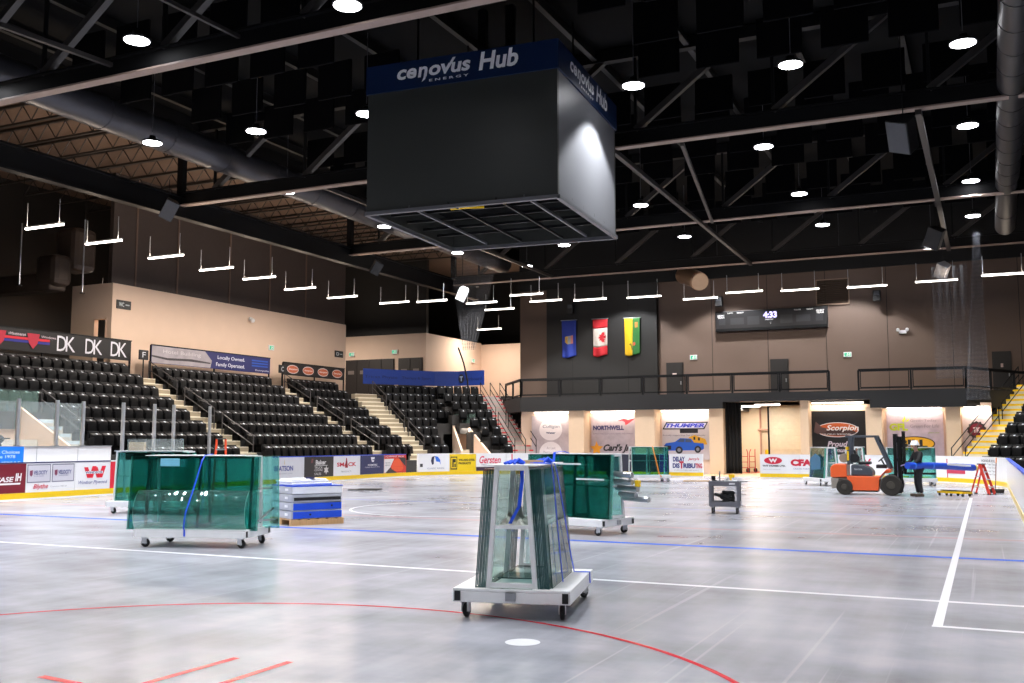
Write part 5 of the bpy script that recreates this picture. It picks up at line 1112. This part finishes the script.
st = MB().box(.42,.80,-.24,.24,.98,1.08).build('seat', BLACK, fk, bevel=.03); MB().add([(.36,-.23,1.04),(.45,-.23,1.04),(.45,.23,1.04),(.36,.23,1.04),(.26,-.2,1.46),(.33,-.2,1.46),(.33,.2,1.46),(.26,.2,1.46)],[(3,2,1,0),(4,5,6,7),(0,1,5,4),(1,2,6,5),(2,3,7,6),(3,0,4,7)]).build('backrest', BLACK, st, bevel=.02)
og = MB()
for s in (-.42,.42):
    og.bar((.14,s,.98),(.2,s,1.88),.09,.12).bar((.06,s,1.90),(1.02,s,1.90),.07,.07).bar((.98,s,1.92),(1.42,s,.84),.07,.09)
for k in range(7): og.bar((.1+.15*k,-.42,1.90),(.1+.15*k,.42,1.90),.04,.03)
og.build('overhead_guard', FG, fk, bevel=.008)
MB().tube((-.02,-.34,1.19),(-.02,.34,1.19),.15,20).build('gas_tank', pm('tank_grey',(150,140,126),.4,.3), fk, smooth=40)
MB().tube((.33,-.46,1.19),(.33,-.36,1.19),.15,20).build('side_round_lamp', BLACK, fk, smooth=40)
MB().tube((.13,-.48,1.12),(.13,-.48,1.42),.03,10).build('beacon', YEL, fk); MB().box(.06,.18,-.48,-.4,1.46,1.56).build('amber_marker', YEL, fk)
sw = MB().tube((1.24,0,.9),(1.12,0,1.14),.025,8).build('steering_column', BLACK, fk)
mbs = MB(); ring = [(1.12-.12*0+.16*cos(a_)*.55, .17*sin(a_), 1.16+.16*cos(a_)*.5) for a_ in [2*pi*k/16 for k in range(17)]]; mbs.path(ring, .016, 6); mbs.build('steering_wheel', BLACK, sw)
for x, r_, w_ in ((0,.255,.2),(1.43,.335,.26)):
    for s in (-1,1):
        T = Matrix.Translation((x, s*.50-(.0 if s>0 else 0), r_)) @ Matrix.Rotation(pi/2,4,'X') @ Matrix.Translation((0,0,-w_/2))
        wh = MB().lathe([(r_*.42,.02),(r_*.9,.0),(r_,.04),(r_,w_-.04),(r_*.9,w_),(r_*.42,w_-.02)], 28, T).build('wheel', pm('tyre',(44,40,36),.8,bump=.3,scale=30), fk, smooth=35)
        MB().lathe([(.03,-.012),(r_*.34,-.005),(r_*.44,.03),(r_*.44,w_-.03),(r_*.34,w_+.005),(.03,w_+.012)], 20, T).build('rim', pm('rim_brown',(62,57,50),.7), wh, smooth=35)
ms = MB()
for s in (-.3,.3): ms.box(1.52,1.62,s-.05,s+.05,.08,1.98).box(1.64,1.74,s-.035,s+.035,.08,1.9)
for z in (.3,1.1,1.9): ms.box(1.54,1.62,-.3,.3,z,z+.08)
ms.build('mast', DARK, fk)
MB().tube((1.58,0,.1),(1.58,0,1.7),.045,12).build('lift_cylinder', STEEL, fk)
cg = MB().box(1.76,1.82,-.5,.5,.70,.80).box(1.76,1.82,-.5,.5,1.0,1.08)
for k in range(6): cg.box(1.80,1.84,-.48+.19*k,-.45+.19*k,.80,2.06)
cg.box(1.80,1.84,-.5,.5,2.0,2.06).build('load_backrest', DARK, fk)
for s in (-.22,.22): MB().box(1.82,1.88,s-.05,s+.05,.68,1.1).box(1.82,2.75,s-.05,s+.05,.68,.73).build('fork', DARK, fk)
MB().box(.96,1.28,-.2,.25,.86,.98).build('dashboard', BLACK, fk, bevel=.02)
tg_ = Sign(lambda u, w_, o: Vector((u, -.42-o, w_)), fk, False); tg_.text([('TOYOTA', .3, .56, .80, .85, dict(bold=.03))], ink(190,195,200))
for s in (-.36,.36): MB().box(1.02,1.10,s-.05,s+.05,1.70,1.80).build('work_light', BLACK, fk, bevel=.01)

# long blue wrapped roll carried on the forks
bm_ = thing('wrapped_roll', 'long blue wrapped roll held by the man, its far end on the ladder', 'roll', (-2.28,33.75,.82), R(52))
pts = [(.02,0,.155),(.8,0,.15),(1.6,0,.13),(2.4,0,.09),(3.05,0,.06)]
mb = MB(); mb.path(pts, .108, 12); mb.build('tarp_wrap', pm('blue_tarp',(16,68,190),.45,bump=.5,scale=9), bm_, smooth=50)
MB().tube((3.0,0,.062),(3.14,0,.056),.098,14).build('yellow_end', pm('yellow_core',(226,200,90),.6), bm_)
MB().ribbon([(1.7,-.097,.19),(2.2,-.097,.16),(2.8,-.097,.12)], .07, .01, (0,0,1)).build('white_core_edge', WHITE, bm_)
for x in (.3,1.1): MB().tube((x-.03,0,.157-.02*x),(x+.03,0,.156-.02*x),.112,14).build('tape_band', pm('pale_blue_tape',(60,120,225),.4), bm_)
# ------------------------------------------------------------------ man in hard hat
px_, py__, prz = -1.98, 34.3, R(-60)
BODY = pm('skin_tone', (196,150,128), .6, var=.03); JK = pm('black_jacket', (24,24,28), .8, bump=.2, scale=20); TR = pm('dark_trousers', (28,28,34), .8, bump=.15, scale=20)
body_nodes = {'pel': (0,0,.90,.10,.08), 'sp': (0,.0,1.10,.10,.08), 'ch': (0,-.01,1.30,.13,.09), 'nk': (0,-.04,1.43,.05,.05), 'hd0': (0,-.07,1.50,.065,.07), 'hd': (0,-.09,1.58,.072,.085), 'hd2': (0,-.085,1.64,.055,.065)}
ed = [('pel','sp'),('sp','ch'),('ch','nk'),('nk','hd0'),('hd0','hd'),('hd','hd2')]
for s, n_ in ((1,'l'),(-1,'r')):
    body_nodes.update({'sh'+n_: (s*.17,.0,1.36,.055), 'el'+n_: (s*.24,-.12,1.12,.04), 'wr'+n_: (s*.16,-.36,.99,.028), 'hp'+n_: (s*.09,0,.86,.075), 'kn'+n_: (s*.10,-.03,.47,.055), 'an'+n_: (s*.11,.03,.09,.04)})
    ed += [('ch','sh'+n_),('sh'+n_,'el'+n_),('el'+n_,'wr'+n_),('pel','hp'+n_),('hp'+n_,'kn'+n_),('kn'+n_,'an'+n_)]
man = skin('person', body_nodes, ed, BODY, loc=(px_,py__,0)); man.rotation_euler.z = prz
tag(man, 'person in white hard hat and black work clothes holding the blue roll', 'person')
jn = {'a': (0,.0,.84,.135,.11), 'b': (0,.0,1.10,.145,.11), 'c': (0,-.01,1.30,.165,.125), 'd': (0,-.03,1.42,.075,.07)}; je = [('a','b'),('b','c'),('c','d')]
for s, n_ in ((1,'l'),(-1,'r')):
    jn.update({'s'+n_: (s*.18,0,1.36,.078), 'e'+n_: (s*.25,-.12,1.12,.06), 'w'+n_: (s*.165,-.345,1.0,.043)}); je += [('c','s'+n_),('s'+n_,'e'+n_),('e'+n_,'w'+n_)]
skin('jacket', jn, je, JK, man)
tn = {'a': (0,0,.90,.13,.11)}; te = []
for s, n_ in ((1,'l'),(-1,'r')):
    tn.update({'h'+n_: (s*.085,0,.82,.10), 'k'+n_: (s*.10,-.03,.47,.078), 'f'+n_: (s*.11,.03,.10,.066)}); te += [('a','h'+n_),('h'+n_,'k'+n_),('k'+n_,'f'+n_)]
skin('trousers', tn, te, TR, man)
for s in (1,-1):
    MB().extr([(-.05,-.20),(.0,-.23),(.05,-.20),(.05,.09),(-.05,.09)], 0, .09, Matrix.Translation((s*.115,0,0)) @ Matrix.Rotation(s*.2,4,'Z')).build('boot', pm('brown_boot',(74,62,52),.7), man, bevel=.02)
    w0 = Vector((s*.16,-.36,.99)); gl_ = {'w': (*w0,.03), 'p': (s*.145,-.42,.985,.038,.022)}; ge = [('w','p')]
    for k in range(4):
        b = Vector((s*(.175-.022*k),-.455,.985)); gl_['b%d'%k] = (*b,.011); gl_['m%d'%k] = (b.x-s*.005,b.y-.035+.004*abs(k-1),b.z-.012,.010); gl_['t%d'%k] = (b.x-s*.008,b.y-.055+.006*abs(k-1),b.z-.04,.009)
        ge += [('p','b%d'%k),('b%d'%k,'m%d'%k),('m%d'%k,'t%d'%k)]
    gl_['th'] = (s*.105,-.42,.995,.012); gl_['th2'] = (s*.085,-.45,.985,.010); ge += [('p','th'),('th','th2')]
    skin('glove', gl_, ge, pm('violet_glove',(120,104,150),.7), man, 1)
hat = MB().lathe([(.135,1.625),(.13,1.66),(.115,1.705),(.085,1.74),(.04,1.755),(.01,1.757)], 22, Matrix.Translation((0,-.085,0))).build('hard_hat', pm('hat_white',(232,232,232),.35), man, smooth=60)
MB().extr(ellipse(0,-.11,.15,.19,24), 1.615, 1.63).build('brim', pm('hat_white',(232,232,232),.35), hat); MB().box(-.012,.012,-.2,.03,1.74,1.765).build('ridge', pm('hat_white',(232,232,232),.35), hat, bevel=.005)
MB().ball((0,-.185,1.55),.014,.02,.022,8,6).build('nose', BODY, man); MB().box(-.022,.022,-.172,-.162,1.505,1.511).build('mouth', pm('lip_tone',(150,96,86),.6), man)
for s in (-1,1): MB().ball((s*.03,-.168,1.575),.010,.008,.008,8,6).build('eye', BLACK, man); MB().ball((s*.078,-.08,1.56),.012,.022,.03,8,6).build('ear', BODY, man)
MB().ball((0,-.06,1.585),.08,.085,.075).build('hair', pm('dark_hair',(48,38,32),.8), man, smooth=60)

# ------------------------------------------------------------------ ladders, dolly, broom, plank, mat
def stepladder(label, loc, rz, h_, n, wb, m, sp):
    t = thing('step_ladder', label, 'ladder', loc, rz); f = MB(); b = MB()
    for s in (-1,1):
        f.bar((s*wb,-sp,0),(s*wb*.62,0,h_),.06,.08); b.bar((s*wb*.95,sp,0),(s*wb*.6,.02,h_*.97),.03,.05)
    f.build('front_frame', m, t); b.build('rear_frame', m, t)
    for k in range(n):
        q = (k+1)/(n+1); w_ = wb*(1-.38*q); MB().box(-w_,w_,-sp*(1-q)-.05,-sp*(1-q)+.04,h_*q-.015,h_*q+.015).build('step', ALU, t)
    for q in (.25,.6): MB().bar((-wb*.9,sp*(1-q),h_*q),(wb*.9,sp*(1-q),h_*q),.025,.025).build('rear_brace', ALU, t)
    MB().box(-wb*.66,wb*.66,-.09,.09,h_,h_+.03).build('top_cap', pm('ladder_cap',(60,58,60),.5), t, bevel=.008)
    for s in (-1,1): MB().box(s*wb-.03,s*wb+.03,-sp-.05,-sp+.05,0,.04).build('foot', BLACK, t); MB().box(s*wb*.95-.03,s*wb*.95+.03,sp-.05,sp+.05,0,.04).build('foot', BLACK, t)
    return t
LO = pm('ladder_orange', (232,78,40), .4); LR = pm('ladder_red', (214,58,44), .4)
stepladder('orange step ladder standing behind the big left glass cart', (-20.3,22.9,0), R(40), 1.80, 5, .20, LO, .30)
stepladder('short red step ladder by the corner boards at right', (-.17,36.55,0), R(70), .98, 3, .24, LR, .30)
t = thing('floor_dolly', 'low yellow dolly lying on the floor left of the red ladder', 'dolly', (-.98,35.1,0), R(-35))
MB().box(-.5,.5,-.2,-.14,.09,.15).box(-.5,.5,.14,.2,.09,.15).box(-.5,-.42,-.2,.2,.09,.15).box(.42,.5,-.2,.2,.09,.15).box(-.1,.1,-.2,.2,.09,.15).build('frame', YEL, t, bevel=.01)
MB().box(-.45,.5,-.1,.1,.15,.19).build('pad', pm('dark_pad',(60,54,40),.7), t, bevel=.01)
for x in (-.42,.0,.42):
    for y in (-.17,.17): MB().tube((x,y-.015,.045),(x,y+.015,.045),.045,12).build('wheel', RUBBER, t)
t = thing('push_broom', 'push broom leaning on the board corner right of the ladder', 'broom', (.22,37.8,0), R(20))
MB().box(-.28,.28,-.04,.04,.07,.13).build('head', BLACK, t, bevel=.01); MB().box(-.27,.27,-.035,.035,0,.07).build('bristles', pm('bristle_grey',(40,38,38),.9), t)
MB().tube((0,0,.1),(.22,.42,1.05),.016,8).build('handle', pm('broom_wood',(120,70,60),.6), t); MB().tube((.205,.395,.98),(.245,.46,1.17),.02,8).build('grip', pm('grip_orange',(235,140,40),.5), t)
tag(MB().box(-.55,.55,-.09,.09,0,.045).build('wood_plank', WOOD, loc=(-11.45,42.85,0), rz=R(20)), 'loose wooden plank on the floor before the tunnel', 'plank')
tag(MB().box(-.55,.5,-.3,.3,0,.03).box(-.2,.6,-.2,.25,.03,.05).build('rubber_mat', pm('dark_mat',(54,50,50),.8), loc=(-20.2,30.3,0), rz=R(25)), 'dark rubber mat lying on the floor far beyond the crates', 'mat')
